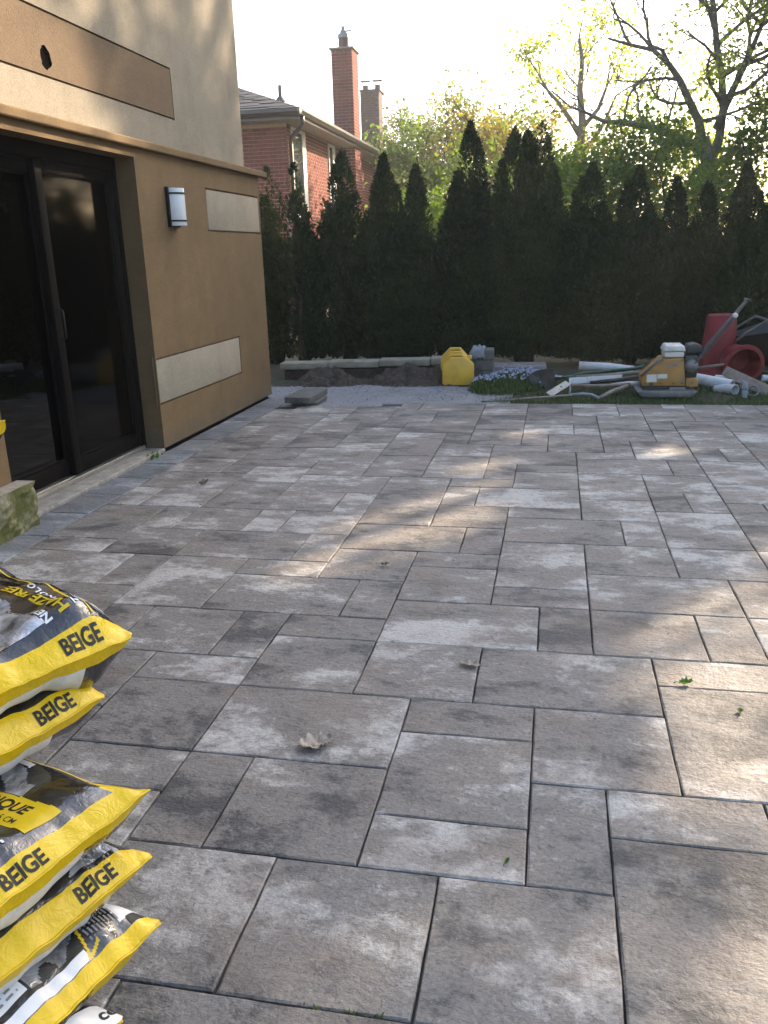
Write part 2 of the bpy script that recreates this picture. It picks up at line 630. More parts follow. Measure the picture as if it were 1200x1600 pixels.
mb.add(vs, [(j * (nx_ + 1) + i, j * (nx_ + 1) + i + 1, (j + 1) * (nx_ + 1) + i + 1, (j + 1) * (nx_ + 1) + i)
            for j in range(ny_) for i in range(nx_) if not (vs[j * (nx_ + 1) + i][1] < (7.90 if vs[j * (nx_ + 1) + i][0] > -1.68 else 7.79) and vs[j * (nx_ + 1) + i][0] > -2.9)
            and not vs[j * (nx_ + 1) + i][0] < -2.93 - (0 if vs[j * (nx_ + 1) + i][1] < 8.36 else 9)])
rg = random.Random(8)
for k in range(2600):
    x = rg.uniform(-3.3, -0.85)
    y = rg.uniform(8.02 if x > -1.63 else 7.83, 9.1)
    r = rg.uniform(0.003, 0.010)
    if x < -2.88 and y < 8.42:
        continue
    z = -0.018 + 0.016 * nz(x * 2.2, y * 2.2) + 0.006 * nz(x * 9, y * 9, 3) + 0.02 * max(0, min(1, (y - 8.1) / 0.8))
    q = [Vector((rg.uniform(-1, 1), rg.uniform(-1, 1), rg.uniform(-.6, .9))).normalized() * r for _ in range(4)]
    c = Vector((x, y, z + r * 0.3))
    mb.add([c + a for a in q], [(0, 1, 2), (0, 2, 3), (0, 3, 1), (1, 3, 2)])
o = mb.build('gravel', M['gravel'], fix=False)
stuff(o)
o['label'] = 'pale crushed stone bed between the patio and the soil'

# lawn strip behind the patio: sheet of soil and a mass of blades
M['turf'] = simple('turf_soil', (0.045, 0.045, 0.022), 0.95, 0.5, 12, bmp=0.8, bscale=50, bdist=0.02, dirt=((0.03, 0.055, 0.018), 0.9))
mb = MB()
nx_, ny_ = 60, 30
vs = []
for j in range(ny_ + 1):
    for i in range(nx_ + 1):
        x = -4.2 + 10.2 * i / nx_
        y = 8.02 + 8.5 * (j / ny_) ** 1.5
        z = -0.035 + 0.02 * nz(x * 1.7, y * 1.7, 5) + 0.03 * max(0, min(1, (y - 8.2) / 1.0))
        if x < -0.6 and y < 9.2:
            z = -0.08
        vs.append((x, y, z))
mb.add(vs, [(j * (nx_ + 1) + i, j * (nx_ + 1) + i + 1, (j + 1) * (nx_ + 1) + i + 1, (j + 1) * (nx_ + 1) + i)
            for j in range(ny_) for i in range(nx_)])
structure(mb.build('soil_bed', M['turf'], smooth=True))
M['grass'] = leaf_mat('grass_blades', [(0.03, 0.055, 0.014), (0.05, 0.085, 0.022), (0.085, 0.105, 0.035)], 0.3, 0.5, 3.0)


def blade(mb, p, h, w, ang, lean, mi=0):
    d = Vector((math.cos(ang), math.sin(ang), 0))
    s = Vector((-d.y, d.x, 0)) * w
    p = Vector(p)
    mid = p + d * lean * 0.35 + Vector((0, 0, h * 0.6))
    tip = p + d * lean + Vector((0, 0, h))
    mb.add([p - s, p + s, mid + s * 0.7, mid - s * 0.7, tip], [(0, 1, 2, 3), (3, 2, 4)], mi)


mb = MB()
rg = random.Random(21)
for k in range(17000):
    x = rg.uniform(-0.75, 4.5)
    y = 8.035 + 1.5 * rg.random() ** 1.3
    if x < -0.55 + 0.25 * nz(y * 3, 2.2) and y < 8.7:
        if rg.random() < 0.8:
            continue
    if nz(x * 2.4, y * 2.4, 9) < -0.12 and rg.random() < 0.75:
        continue
    h = rg.uniform(0.02, 0.055) * (0.7 if y < 8.1 else 1)
    blade(mb, (x, y, -0.03 + 0.03 * max(0, min(1, (y - 8.2) / 1.0)) + 0.01 * nz(x * 1.7, y * 1.7, 5)), h, 0.0035, rg.uniform(0, 6.3), rg.uniform(0, 0.035))
o = mb.build('grass', M['grass'], fix=False)
stuff(o)
o['label'] = 'thin short grass strip behind the patio edge'

# ------------------------------------------------------------------ the stucco house
XW, XU = -2.909, -3.05
Y_FAR = 8.39


def facade(mb, x, ys, zs, hole, depth, mi=0):
    """a wall face in the plane x, cut by rectangular holes with reveals of the given depth"""
    def inh(i, j):
        yc = (ys[i] + ys[i + 1]) / 2
        zc = (zs[j] + zs[j + 1]) / 2
        return any(h[0] < yc < h[1] and h[2] < zc < h[3] for h in hole)
    for i in range(len(ys) - 1):
        for j in range(len(zs) - 1):
            if inh(i, j):
                continue
            y0, y1, z0, z1 = ys[i], ys[i + 1], zs[j], zs[j + 1]
            mb.add([(x, y0, z0), (x, y1, z0), (x, y1, z1), (x, y0, z1)], [(0, 1, 2, 3)], mi)
    for h in hole:
        y0, y1, z0, z1 = h[:4]
        d = h[4] if len(h) > 4 else depth
        xi = x - d
        mb.add([(x, y0, z0), (x, y1, z0), (xi, y1, z0), (xi, y0, z0)], [(0, 1, 2, 3)], mi)
        mb.add([(x, y0, z1), (x, y1, z1), (xi, y1, z1), (xi, y0, z1)], [(0, 3, 2, 1)], mi)
        mb.add([(x, y0, z0), (x, y0, z1), (xi, y0, z1), (xi, y0, z0)], [(0, 1, 2, 3)], mi)
        mb.add([(x, y1, z0), (x, y1, z1), (xi, y1, z1), (xi, y1, z0)], [(0, 3, 2, 1)], mi)


house = empty('stucco_house', (XW, 5.0, 0))
tag(house, 'tan and greige stucco house wall with dark sliding door', 'house')
OP = (3.96, 5.822, -0.05, 2.088)
PB = (5.832, 7.565, 0.362, 0.684)
PA = (7.06, 8.36, 1.632, 1.953)
g = 0.014
mb = MB()
holes = [OP + (0.30,), (PB[0], PB[1] + g, PB[2] - g, PB[3] + g, 0.02), (PA[0] - g, PA[1], PA[2] - g, PA[3] + g, 0.02)]
ys = sorted({0.0, OP[0], OP[1], PB[0], PB[1] + g, PA[0] - g, PA[1], Y_FAR})
zs = sorted({0.018, 2.2, OP[3], PB[2] - g, PB[3] + g, PA[2] - g, PA[3] + g})
facade(mb, XW, ys, zs, [(h[0], h[1], max(h[2], 0.018), h[3], h[4]) for h in holes], 0.02)
mb.add([(XW, Y_FAR, 0.018), (-9, Y_FAR, 0.018), (-9, Y_FAR, 2.2), (XW, Y_FAR, 2.2)], [(0, 1, 2, 3)])
mb.add([(XW, 0.0, 0.018), (-9, 0.0, 0.018), (-9, 0.0, 2.2), (XW, 0.0, 2.2)], [(0, 3, 2, 1)])
mb.add([(XW, OP[1], 0.018), (XW, Y_FAR, 0.018), (-9, Y_FAR, 0.018), (-9, OP[1], 0.018)], [(0, 1, 2, 3)])
mb.build('lower_wall', M['tan'], house, fix=False)
mb = MB()
mb.box((-8.9, 0.02, -0.1), (XW - 0.035, OP[0] - 0.02, 0.05))
mb.box((-8.9, OP[1] + 0.02, -0.1), (XW - 0.035, Y_FAR - 0.03, 0.05))
mb.build('foundation', M['black'], house)
for pq in (PB, PA):
    mb = MB()
    mb.add([(XW - 0.019, pq[0] - g - .01, pq[2] - g - .01), (XW - 0.019, pq[1] + g + .01, pq[2] - g - .01), (XW - 0.019, pq[1] + g + .01, pq[3] + g + .01), (XW - 0.019, pq[0] - g - .01, pq[3] + g + .01)], [(0, 1, 2, 3)])
    mb.build('groove_back', M['groove'], house, fix=False)
for pq in (PB, PA):
    mb = MB()
    mb.box((XW - 0.018, pq[0] + 0.002, pq[2]), (XW - 0.001, pq[1] - 0.002, pq[3]))
    o = mb.build('panel', M['panel'], house, bevel=0.004)
    o['label'] = 'pale cream stucco panel let into the tan wall'
# upper wall with the long brown band
BD = (1.2, 6.871, 2.48, 2.831)
mb = MB()
facade(mb, XU, [0.0, BD[0] - g, BD[1] + g, Y_FAR + 0.03], [2.16, BD[2] - g, BD[3] + g, 5.6],
       [(BD[0] - g, BD[1] + g, BD[2] - g, BD[3] + g)], 0.02)
mb.add([(XU, Y_FAR + 0.03, 2.16), (-9, Y_FAR + 0.03, 2.16), (-9, Y_FAR + 0.03, 5.6), (XU, Y_FAR + 0.03, 5.6)], [(0, 1, 2, 3)])
mb.add([(XU, 0, 2.16), (-9, 0, 2.16), (-9, 0, 5.6), (XU, 0, 5.6)], [(0, 3, 2, 1)])
mb.add([(XU, 0, 5.6), (XU, Y_FAR + 0.03, 5.6), (-9, Y_FAR + 0.03, 5.6), (-9, 0, 5.6)], [(0, 1, 2, 3)])
mb.build('upper_wall', M['greige'], house, fix=False)
mb = MB()
mb.add([(XU - 0.0195, BD[0] - .1, BD[2] - .1), (XU - 0.0195, BD[1] + .1, BD[2] - .1), (XU - 0.0195, BD[1] + .1, BD[3] + .1), (XU - 0.0195, BD[0] - .1, BD[3] + .1)], [(0, 1, 2, 3)])
mb.build('groove_back', M['groove'], house, fix=False)
# the band itself, with the ragged hole cut for a lamp
bm = bmesh.new()
HY, HZ, XF = 5.105, 2.578, XU - 0.001
ra = (HY - 0.15, HY + 0.15, BD[2], BD[3])
angs = sorted([2 * math.pi * k / 20 + 0.01 for k in range(20)] +
              [math.atan2(z_ - HZ, y_ - HY) % (2 * math.pi) for y_ in ra[:2] for z_ in ra[2:]])
rg = random.Random(4)
circ, outer, inner = [], [], []
for t in angs:
    cy, cz = math.cos(t), math.sin(t)
    r = 0.060 * rg.uniform(0.88, 1.12)
    k = min(((ra[1] if cy > 0 else ra[0]) - HY) / cy if abs(cy) > 1e-6 else 9, ((ra[3] if cz > 0 else ra[2]) - HZ) / cz if abs(cz) > 1e-6 else 9)
    circ.append(bm.verts.new((XF, HY + r * cy, HZ + r * 1.05 * cz)))
    inner.append(bm.verts.new((XU - 0.0175, HY + r * cy, HZ + r * 1.05 * cz)))
    outer.append(bm.verts.new((XF, HY + k * cy, HZ + k * cz)))
n = len(angs)
for i in range(n):
    j = (i + 1) % n
    bm.faces.new((circ[i], outer[i], outer[j], circ[j]))
    bm.faces.new((circ[i], circ[j], inner[j], inner[i])).material_index = 1
for (ya_, yb_) in ((BD[0], ra[0]), (ra[1], BD[1])):
    q = [bm.verts.new((XF, y_, z_)) for y_, z_ in ((ya_, BD[2]), (yb_, BD[2]), (yb_, BD[3]), (ya_, BD[3]))]
    bm.faces.new(q)
rect = [bm.verts.new((XF, y_, z_)) for y_, z_ in ((BD[0], BD[2]), (BD[1], BD[2]), (BD[1], BD[3]), (BD[0], BD[3]))]
rin = [bm.verts.new((XU - 0.0175, v.co.y, v.co.z)) for v in rect]
for i in range(4):
    j = (i + 1) % 4
    bm.faces.new((rect[i], rect[j], rin[j], rin[i]))
me = bpy.data.meshes.new('band')
bm.to_mesh(me)
bm.free()
me.materials.append(M['brownband'])
me.materials.append(M['void'])
o = bpy.data.objects.new('band', me)
col.objects.link(o)
o.parent = house
o.matrix_parent_inverse = house.matrix_basis.inverted()
o['label'] = 'long brown stucco band with a dark hole cut in it'
mb = MB()
mb.lathe([(0.055, 0), (0.055, -0.001)], 16, 0, Matrix.Translation((XU - 0.0185, 5.105, 2.578)) @ Matrix.Rotation(RAD(90), 4, 'Y'))
mb.add([(XU - 0.0185, 5.105 + 0.072 * math.cos(k * math.pi / 8), 2.578 + 0.076 * math.sin(k * math.pi / 8)) for k in range(16)], [tuple(range(16))])
mb.build('hole_back', M['void'], o, fix=False)
# ledge between the two walls
mb = MB()
mb.prism([(XU - 0.05, 2.148), (-2.868, 2.148), (-2.862, 2.155), (-2.862, 2.194), (-2.870, 2.203), (XU - 0.05, 2.245)], 8.56, 0, Matrix.Translation((0, -0.02, 0)))
mb.build('ledge', M['tan'], house)

# sliding door
XD = -3.055
door = MB()
y0, y1, zt = OP[0], OP[1], OP[3]
door.box((XD - 0.12, y0, 0.02), (XD, y0 + 0.045, zt))
door.box((XD - 0.12, y1 - 0.045, 0.02), (XD, y1, zt))
door.box((XD - 0.12, y0 + 0.045, zt - 0.085), (XD + 0.004, y1 - 0.045, zt))
sd = door.build('sliding_door', M['bronze'], house, bevel=0.003)
sd['label'] = 'dark bronze sliding patio door with two glass leaves'


def glass_mat(name, rough, tint, ior=1.5, trans=0.75):
    m, nt, b = new_mat(name)
    tr = nt.nodes.new('ShaderNodeBsdfTransparent')
    tr.inputs['Color'].default_value = (tint[0], tint[1], tint[2], 1)
    gl = nt.nodes.new('ShaderNodeBsdfGlossy')
    gl.inputs['Roughness'].default_value = rough
    fr = nt.nodes.new('ShaderNodeFresnel')
    fr.inputs['IOR'].default_value = ior
    mx = nt.nodes.new('ShaderNodeMixShader')
    nt.links.new(fr.outputs[0], mx.inputs[0])
    nt.links.new(tr.outputs[0], mx.inputs[1])
    nt.links.new(gl.outputs[0], mx.inputs[2])
    nt.links.new(mx.outputs[0], nt.nodes['Material Output'].inputs['Surface'])
    return m


M['glass'] = glass_mat('door_glass', 0.004, (0.25, 0.26, 0.25), 1.5)
M['glass2'] = glass_mat('door_glass_screen', 0.07, (0.13, 0.135, 0.13), 1.28)


def leaf(ya, yb, x, gm, handle=None):
    mb = MB()
    zb, ztp = 0.055, zt - 0.09
    s = 0.075
    mb.box((x - 0.04, ya, zb), (x, ya + s, ztp))
    mb.box((x - 0.04, yb - s, zb), (x, yb, ztp))
    mb.box((x - 0.04, ya + s, zb), (x - 0.002, yb - s, zb + 0.10))
    mb.box((x - 0.04, ya + s, ztp - 0.075), (x - 0.002, yb - s, ztp))
    mb.box((x - 0.030, ya + s, zb + 0.10), (x - 0.012, ya + s + 0.014, ztp - 0.075))
    mb.box((x - 0.030, yb - s - 0.014, zb + 0.10), (x - 0.012, yb - s, ztp - 0.075))
    mb.box((x - 0.030, ya + s + 0.014, ztp - 0.089), (x - 0.012, yb - s - 0.014, ztp - 0.075))
    mb.box((x - 0.030, ya + s + 0.014, zb + 0.10), (x - 0.012, yb - s - 0.014, zb + 0.114))
    o = mb.build('door_leaf', M['bronze'], house, bevel=0.003)
    gb = MB()
    gb.box((x - 0.024, ya + s + 0.004, zb + 0.104), (x - 0.018, yb - s - 0.004, ztp - 0.079))
    gb.build('glass_pane', gm, o)
    if handle:
        hb = MB()
        hy = handle
        hb.tube([(x + 0.003, hy, 0.93), (x + 0.035, hy, 0.945), (x + 0.035, hy, 1.11), (x + 0.003, hy, 1.125)], 0.007, 8)
        hb.build('door_handle', M['black'], o, smooth=True)
    return o


ymid = (y0 + y1) / 2
leaf(y0 + 0.047, ymid + 0.035, XD - 0.062, M['glass'])
leaf(ymid - 0.045, y1 - 0.047, XD - 0.012, M['glass2'], ymid - 0.005)
mb = MB()
mb.box((XD - 0.12, y0 + 0.045, 0.022), (XD + 0.012, y1 - 0.045, 0.045))
for xx in (XD - 0.088, XD - 0.034, XD + 0.004):
    mb.box((xx - 0.004, y0 + 0.046, 0.045), (xx + 0.004, y1 - 0.046, 0.0535))
mb.build('door_track', M['steel'], house)
mb = MB()
mb.box((-3.19, y0 + 0.002, -0.08), (XW + 0.006, y1 - 0.002, 0.020))
mb.build('door_sill', M['concrete'], house, bevel=0.008)
# the dim room behind the glass
mb = MB()
xa, xb, ya, yb, za, zb = -7.0, -3.20, 1.5, 8.0, 0.02, 2.5
mb.add([(xa, ya, za), (xb, ya, za), (xb, yb, za), (xa, yb, za), (xa, ya, zb), (xb, ya, zb), (xb, yb, zb), (xa, yb, zb)],
       [(0, 1, 2, 3), (4, 7, 6, 5), (0, 4, 5, 1), (3, 2, 6, 7), (0, 3, 7, 4)])
mb.add([(xb, OP[1], za), (xb, yb, za), (xb, yb, zb), (xb, OP[1], zb)], [(0, 1, 2, 3)])
mb.add([(xb, ya, za), (xb, OP[0], za), (xb, OP[0], zb), (xb, ya, zb)], [(0, 1, 2, 3)])
mb.add([(xb, OP[0], zt), (xb, OP[1], zt), (xb, OP[1], zb), (xb, OP[0], zb)], [(0, 1, 2, 3)])
mb.build('room', M['interior'], house, fix=False)

# wall lamp (a thing hung on the wall)
M['opal'] = simple('opal_glass', (0.62, 0.64, 0.66), 0.25, 0.04, 10, spec=0.6)
lamp = empty('wall_lamp', (XW, 6.35, 1.64))
tag(lamp, 'unlit black wall lamp with pale half-round shade beside the door', 'wall lamp')
mb = MB()
mb.box((XW, 6.262, 1.635), (XW + 0.028, 6.445, 1.925))
mb.build('back_plate', M['black'], lamp, bevel=0.004)
mb = MB()
prof = [(XW + 0.026, 6.278)] + [(XW + 0.026 + 0.085 * math.sin(math.pi * k / 12), 6.3535 - 0.0755 * math.cos(math.pi * k / 12)) for k in range(1, 12)] + [(XW + 0.026, 6.429)]
n = len(prof)
vs = [(x, y, 1.645) for x, y in prof] + [(x, y, 1.915) for x, y in prof]
fs = [tuple(range(n)), tuple(range(2 * n - 1, n - 1, -1))] + [(i, i + 1, n + i + 1, n + i) for i in range(n - 1)]
mb.add(vs, fs)
mb.build('shade', M['opal'], lamp, bevel=0.003)
for zz in (1.675, 1.872):
    mb = MB()
    pr2 = [(XW + 0.024, 6.272)] + [(XW + 0.026 + 0.0905 * math.sin(math.pi * k / 12), 6.3535 - 0.0815 * math.cos(math.pi * k / 12)) for k in range(1, 12)] + [(XW + 0.024, 6.435)]
    n = len(pr2)
    mb.add([(x, y, zz) for x, y in pr2] + [(x, y, zz + 0.012) for x, y in pr2],
           [tuple(range(n)), tuple(range(2 * n - 1, n - 1, -1))] + [(i, i + 1, n + i + 1, n + i) for i in range(n - 1)])
    mb.build('band_bar', M['black'], lamp)

# mossy stone step against the wall
M['mossy'] = stone_mat('mossy_stone', (0.26, 0.235, 0.17), (0.105, 0.115, 0.026), 0.40, 13)
M['steptop'] = stone_mat('sawn_stone_top', (0.30, 0.27, 0.215), (0.12, 0.12, 0.05), 0.60, 16)
mb = MB()
ny_, nz_ = 44, 10
vs = []
for j in range(nz_ + 1):
    for i in range(ny_ + 1):
        y = 2.0 + 2.0 * i / ny_
        z = -0.06 + 0.312 * j / nz_
        t = j / nz_
        off = 0.020 * nz(y * 9, z * 11, 1) + 0.014 * nz(y * 23, z * 25, 2) + 0.010 * nz(y * 50, z * 50, 4)
        xo = -2.792 + off - 0.028 * (1 - t) * 0.6
        if j == nz_:
            xo = -2.795 + off * 0.35
        if i == ny_:
            y += off * 0.4
        vs.append((xo, y, z))
mb.add(vs, [(j * (ny_ + 1) + i, j * (ny_ + 1) + i + 1, (j + 1) * (ny_ + 1) + i + 1, (j + 1) * (ny_ + 1) + i) for j in range(nz_) for i in range(ny_)])
step_e = [vs[j * (ny_ + 1) + ny_] for j in range(nz_ + 1)]
top_e = [vs[nz_ * (ny_ + 1) + i] for i in range(ny_ + 1)]
mb.add(step_e + [(-2.905, p[1], p[2]) for p in step_e], [(j, j + 1, nz_ + 2 + j, nz_ + 1 + j) for j in range(nz_)])
step = mb.build('stone_step', [M['mossy']], None)
tag(step, 'rough split stone step covered in green moss against the house wall', 'stone step')
mb = MB()
mb.add([(p[0], p[1], p[2] + 0.0005) for p in top_e] + [(-2.905, p[1], p[2] + 0.0005) for p in top_e], [(i, i + 1, ny_ + 2 + i, ny_ + 1 + i) for i in range(ny_)])
mb.build('step_top', M['steptop'], step, fix=False)
# ------------------------------------------------------------------ the neighbour's brick house
M['brick'], nt, b_ = new_mat('red_brick')
oi = nt.nodes.new('ShaderNodeObjectInfo')
P_ = position(nt)
bc = ramp(nt, tnoise(nt, P_, 4.7, 4, 0.7), [(0.3, (0.165, 0.044, 0.030)), (0.55, (0.225, 0.062, 0.042)), (0.75, (0.28, 0.085, 0.056))])
bc = mixc(nt, 0.7, bc, ramp(nt, oi.outputs['Random'], [(0.0, 0.72), (1.0, 1.25)]), 'MULTIPLY')
nt.links.new(bc, b_.inputs['Base Color'])
setin(b_, rough=0.9, spec=0.2)
M['brownbrick'] = simple('brown_brick', (0.095, 0.055, 0.048), 0.9, 0.4, 6)
M['mortar'] = simple('mortar', (0.33, 0.23, 0.195), 0.95, 0.15, 10)
M['darkmortar'] = simple('dark_mortar', (0.12, 0.09, 0.08), 0.95, 0.2, 10)
M['shingle'] = simple('asphalt_shingle', (0.042, 0.045, 0.050), 0.9, 0.45, 6, bmp=0.4, bscale=80)
M['gutter'] = simple('brown_gutter', (0.035, 0.027, 0.024), 0.35, 0.15, 8, spec=0.6)
M['soffit'] = simple('pale_soffit', (0.42, 0.39, 0.34), 0.7, 0.08, 8)
M['cream'] = simple('cream_lintel', (0.50, 0.42, 0.31), 0.8, 0.1, 10)
M['white'] = simple('white_trim', (0.62, 0.61, 0.58), 0.6, 0.08, 10)
M['window'], nt, b_ = new_mat('window_glass')
b_.inputs['Base Color'].default_value = (0.02, 0.022, 0.025, 1)
setin(b_, rough=0.05, spec=0.6)
M['lead'] = simple('lead_flashing', (0.20, 0.215, 0.24), 0.5, 0.2, 10, metal=0.4)

nh = empty('brick_house', (-5.582, 18.1, 0))
tag(nh, 'red brick house with dark hipped roof and tall chimney behind the hedge', 'house')
NX, NY, NZ = -5.582, 18.1, 4.03
YB = 27.15
mb = MB()
mb.box((-14.0, NY, -0.1), (NX, YB, NZ))
wall = mb.build('brick_wall', M['mortar'], nh)
BL, BH, BG = 0.198, 0.059, 0.0155


def brick_me(sx, sy, sz):
    b = MB()
    b.box((-sx / 2, -sy / 2, -sz / 2), (sx / 2, sy / 2, sz / 2))
    me = bpy.data.meshes.new('brick')
    me.from_pydata(b.v, [], b.f)
    me.materials.append(M['brick'])
    me.update()
    return me


bm_full, bm_half = brick_me(BL, 0.02, BH), brick_me(BL / 2 - BG / 2, 0.02, BH)
rb = random.Random(2)


def brick_row_front(parent, x_right, x_left, y, z, odd, quarter=False):
    x = x_right
    first = True
    while x > x_left + 0.03:
        half = first and odd
        L = BL / 2 - BG / 2 if half else BL
        if x - L < x_left - 0.001:
            L2 = x - x_left
            half = L2 < BL * 0.8
            L = L2 if L2 > 0.05 else 0
            if L == 0:
                break
        o = bpy.data.objects.new('brick', bm_half if half else bm_full)
        col.objects.link(o)
        o.location = (x - L / 2, y - 0.002 + rb.uniform(-.0015, .0015), z + BH / 2)
        o.parent = parent
        x -= L + BG
        first = False


# front wall: single bricks where the wall shows above the hedge
z = 2.62
k = 0
while z + BH < NZ - 0.075:
    brick_row_front(wall, NX - 0.004, -6.84, NY, z, k % 2)
    z += BH + BG
    k += 1
# the side wall, foreshortened and mostly behind the hedge: bricks joined
mb = MB()


def brick_face_side(mb, x, y0, y1, z0, z1):
    z = z0
    k = 0
    while z + BH <= z1:
        y = y0 + (BL / 2 if k % 2 else 0) - BL / 2
        while y < y1:
            a, b = max(y, y0), min(y + BL, y1)
            if b - a > 0.03:
                mb.box((x - 0.01, a, z), (x + 0.007, b, z + BH))
            y += BL + BG
        z += BH + BG
        k += 1


brick_face_side(mb, NX, NY + 0.02, YB, 0.2, NZ - 0.02)
z = 0.1
k = 0
while z + BH < 2.62:
    x = NX - 0.004 - (BL / 2 if k % 2 else 0)
    while x > -7.4:
        mb.box((x - BL, NY - 0.007, z), (x, NY + 0.01, z + BH))
        x -= BL + BG
    z += BH + BG
    k += 1
o = mb.build('brickwork', M['brick'], wall)
stuff(o)
# frieze board under the front eave
mb = MB()
mb.box((-14, NY - 0.016, NZ - 0.07), (NX + 0.012, NY - 0.0005, NZ - 0.001))
mb.build('frieze', M['cream'], nh)
# soffits, fascia, gutter
XG, YF, ZE = -5.164, 17.65, 4.06
mb = MB()
mb.box((-14.2, YF, ZE - 0.03), (XG, YB + 0.4, ZE))
mb.build('soffit', M['soffit'], nh)


def gutter_prof(d):
    return [(0, 0), (d * 0.6, 0), (d, 0.07), (d, 0.125), (d - 0.012, 0.125), (d - 0.012, 0.075), (d * 0.58, 0.013), (0, 0.013)]


mb = MB()
mb.box((-14.2, YF - 0.02, ZE - 0.035), (XG + 0.021, YF, ZE + 0.16))
mb.box((XG, YF + 0.001, ZE - 0.035), (XG + 0.02, YB + 0.4, ZE + 0.159))
mb.build('fascia', M['gutter'], nh)
mb = MB()
mb.prism(gutter_prof(0.11), YB + 0.45 - YF + 0.12, 0, Matrix.Translation((XG + 0.021, YF - 0.12, ZE + 0.02)))
mb.build('gutter', M['gutter'], nh)
mb = MB()
mb.prism(gutter_prof(0.11), 9.0, 0, Matrix.Translation((XG + 0.02, YF - 0.021, ZE + 0.021)) @ Matrix.Rotation(RAD(-90), 4, 'Z') @ Matrix.Rotation(RAD(180), 4, 'Z') @ Matrix.Scale(-1, 4, Vector((1, 0, 0))) @ Matrix.Rotation(0, 4, 'Z'))
go = mb.build('gutter', M['gutter'], nh)
mb = MB()
mb.tube([(XG + 0.04, YF + 0.10, ZE + 0.03), (XG + 0.04, YF + 0.11, ZE - 0.10), (XG - 0.05, YF + 0.16, ZE - 0.20), (NX + 0.10, NY + 0.02, ZE - 0.30), (NX + 0.055, NY + 0.06, ZE - 0.42), (NX + 0.055, NY + 0.06, 0.1)], 0.042, 8)
mb.build('downspout', M['gutter'], nh, smooth=True)
# windows in the side wall
for (ya, yb) in ((18.36, 19.40), (21.40, 22.05)):
    mb = MB()
    mb.box((NX - 0.005, ya, 2.2), (NX + 0.03, ya + 0.07, NZ - 0.03))
    mb.box((NX - 0.005, yb - 0.26, 2.2), (NX + 0.03, yb, NZ - 0.03))
    mb.box((NX - 0.005, ya + 0.07, NZ - 0.10), (NX + 0.028, yb - 0.26, NZ - 0.03))
    mb.box((NX - 0.005, ya + 0.07, 2.2), (NX + 0.035, yb - 0.26, 2.27))
    w = mb.build('window', M['white'], nh)
    mb = MB()
    mb.box((NX - 0.004, ya + 0.07, 2.27), (NX + 0.012, yb - 0.26, NZ - 0.10))
    mb.build('pane', M['window'], w)
# roof in shingle courses
RP = 0.40
mb = MB()
n = 34
RX, RYB = XG + 0.02, YB + 0.42
YF2 = YF - 0.03
for k in range(n):
    a = 0.145 * k
    b = 0.145 * (k + 1) + 0.02
    za, zb_ = ZE + 0.165 + a * RP + 0.012, ZE + 0.165 + b * RP
    # front slope
    mb.add([(RX - a, YF2 + a, za), (-14.2 + a, YF2 + a, za), (-14.2 + b, YF2 + b, zb_), (RX - b, YF2 + b, zb_)], [(0, 1, 2, 3)])
    mb.add([(RX - a, YF2 + a, za), (-14.2 + a, YF2 + a, za), (-14.2 + a, YF2 + a, za - 0.016), (RX - a, YF2 + a, za - 0.016)], [(0, 3, 2, 1)])
    # side slope
    mb.add([(RX - a, YF2 + a, za), (RX - b, YF2 + b, zb_), (RX - b, RYB - b, zb_), (RX - a, RYB - a, za)], [(0, 1, 2, 3)])
    mb.add([(RX - a, YF2 + a, za), (RX - a, RYB - a, za), (RX - a, RYB - a, za - 0.016), (RX - a, YF2 + a, za - 0.016)], [(0, 1, 2, 3)])
    # back slope
    mb.add([(RX - a, RYB - a, za), (RX - b, RYB - b, zb_), (-14.2 + b, RYB - b, zb_), (-14.2 + a, RYB - a, za)], [(0, 1, 2, 3)])
o = mb.build('roof', M['shingle'], nh, fix=False)
# tabs of the shingles on the front slope, butt joints as narrow proud tabs
mb = MB()
rs = random.Random(6)
for k in range(26):
    a = 0.145 * k
    b = 0.145 * (k + 1) - 0.012
    x = RX - a - 0.05 - (0.15 if k % 2 else 0)
    while x > -9.0:
        w_ = rs.uniform(0.24, 0.33)
        if rs.random() < 0.6:
            za, zb_ = ZE + 0.165 + a * RP + 0.020, ZE + 0.165 + b * RP + 0.012
            xr, xl = x, x - w_
            if xr < RX - b - 0.02:
                mb.add([(xr, YF2 + a - 0.002, za), (xl, YF2 + a - 0.002, za), (xl, YF2 + b, zb_), (xr, YF2 + b, zb_)], [(0, 1, 2, 3)])
        x -= w_ + 0.012
t_ = mb.build('shingles', M['shingle'], o, fix=False)
stuff(t_)
# plumbing vent
mb = MB()
mb.tube([(-6.89, 22.0, 5.0), (-6.89, 22.0, 5.45)], 0.045, 10)
mb.lathe([(0.14, 0), (0.06, 0.1)], 12, 0, Matrix.Translation((-6.89, 22.0, 5.09)))
mb.build('vent_pipe', M['gutter'], o)


def chimney(parent, name, x0, x1, y0, y1, zlo, ztop, single, mat_idx, z_from, mort='mortar'):
    mb = MB()
    mb.box((x0, y0, zlo), (x1, y1, ztop))
    ch = mb.build(name, M[mort], parent)
    mb = MB()
    z = zlo + 0.02
    k = 0
    while z + BH < ztop:
        if z >= z_from and single:
            brick_row_front(ch, x1 - 0.002, x0 + 0.002, y0, z, k % 2)
        else:
            x = x1 - 0.002 - (BL / 2 if k % 2 else 0)
            while x > x0 + 0.02:
                mb.box((max(x - BL, x0), y0 - 0.007, z), (x, y0 + 0.01, z + BH))
                x -= BL + BG
        z += BH + BG
        k += 1
    brick_face_side(mb, x1, y0 + 0.012, y1 - 0.01, zlo + 0.02, ztop)
    bo = mb.build('brickwork', M[mat_idx], ch)
    stuff(bo)
    return ch


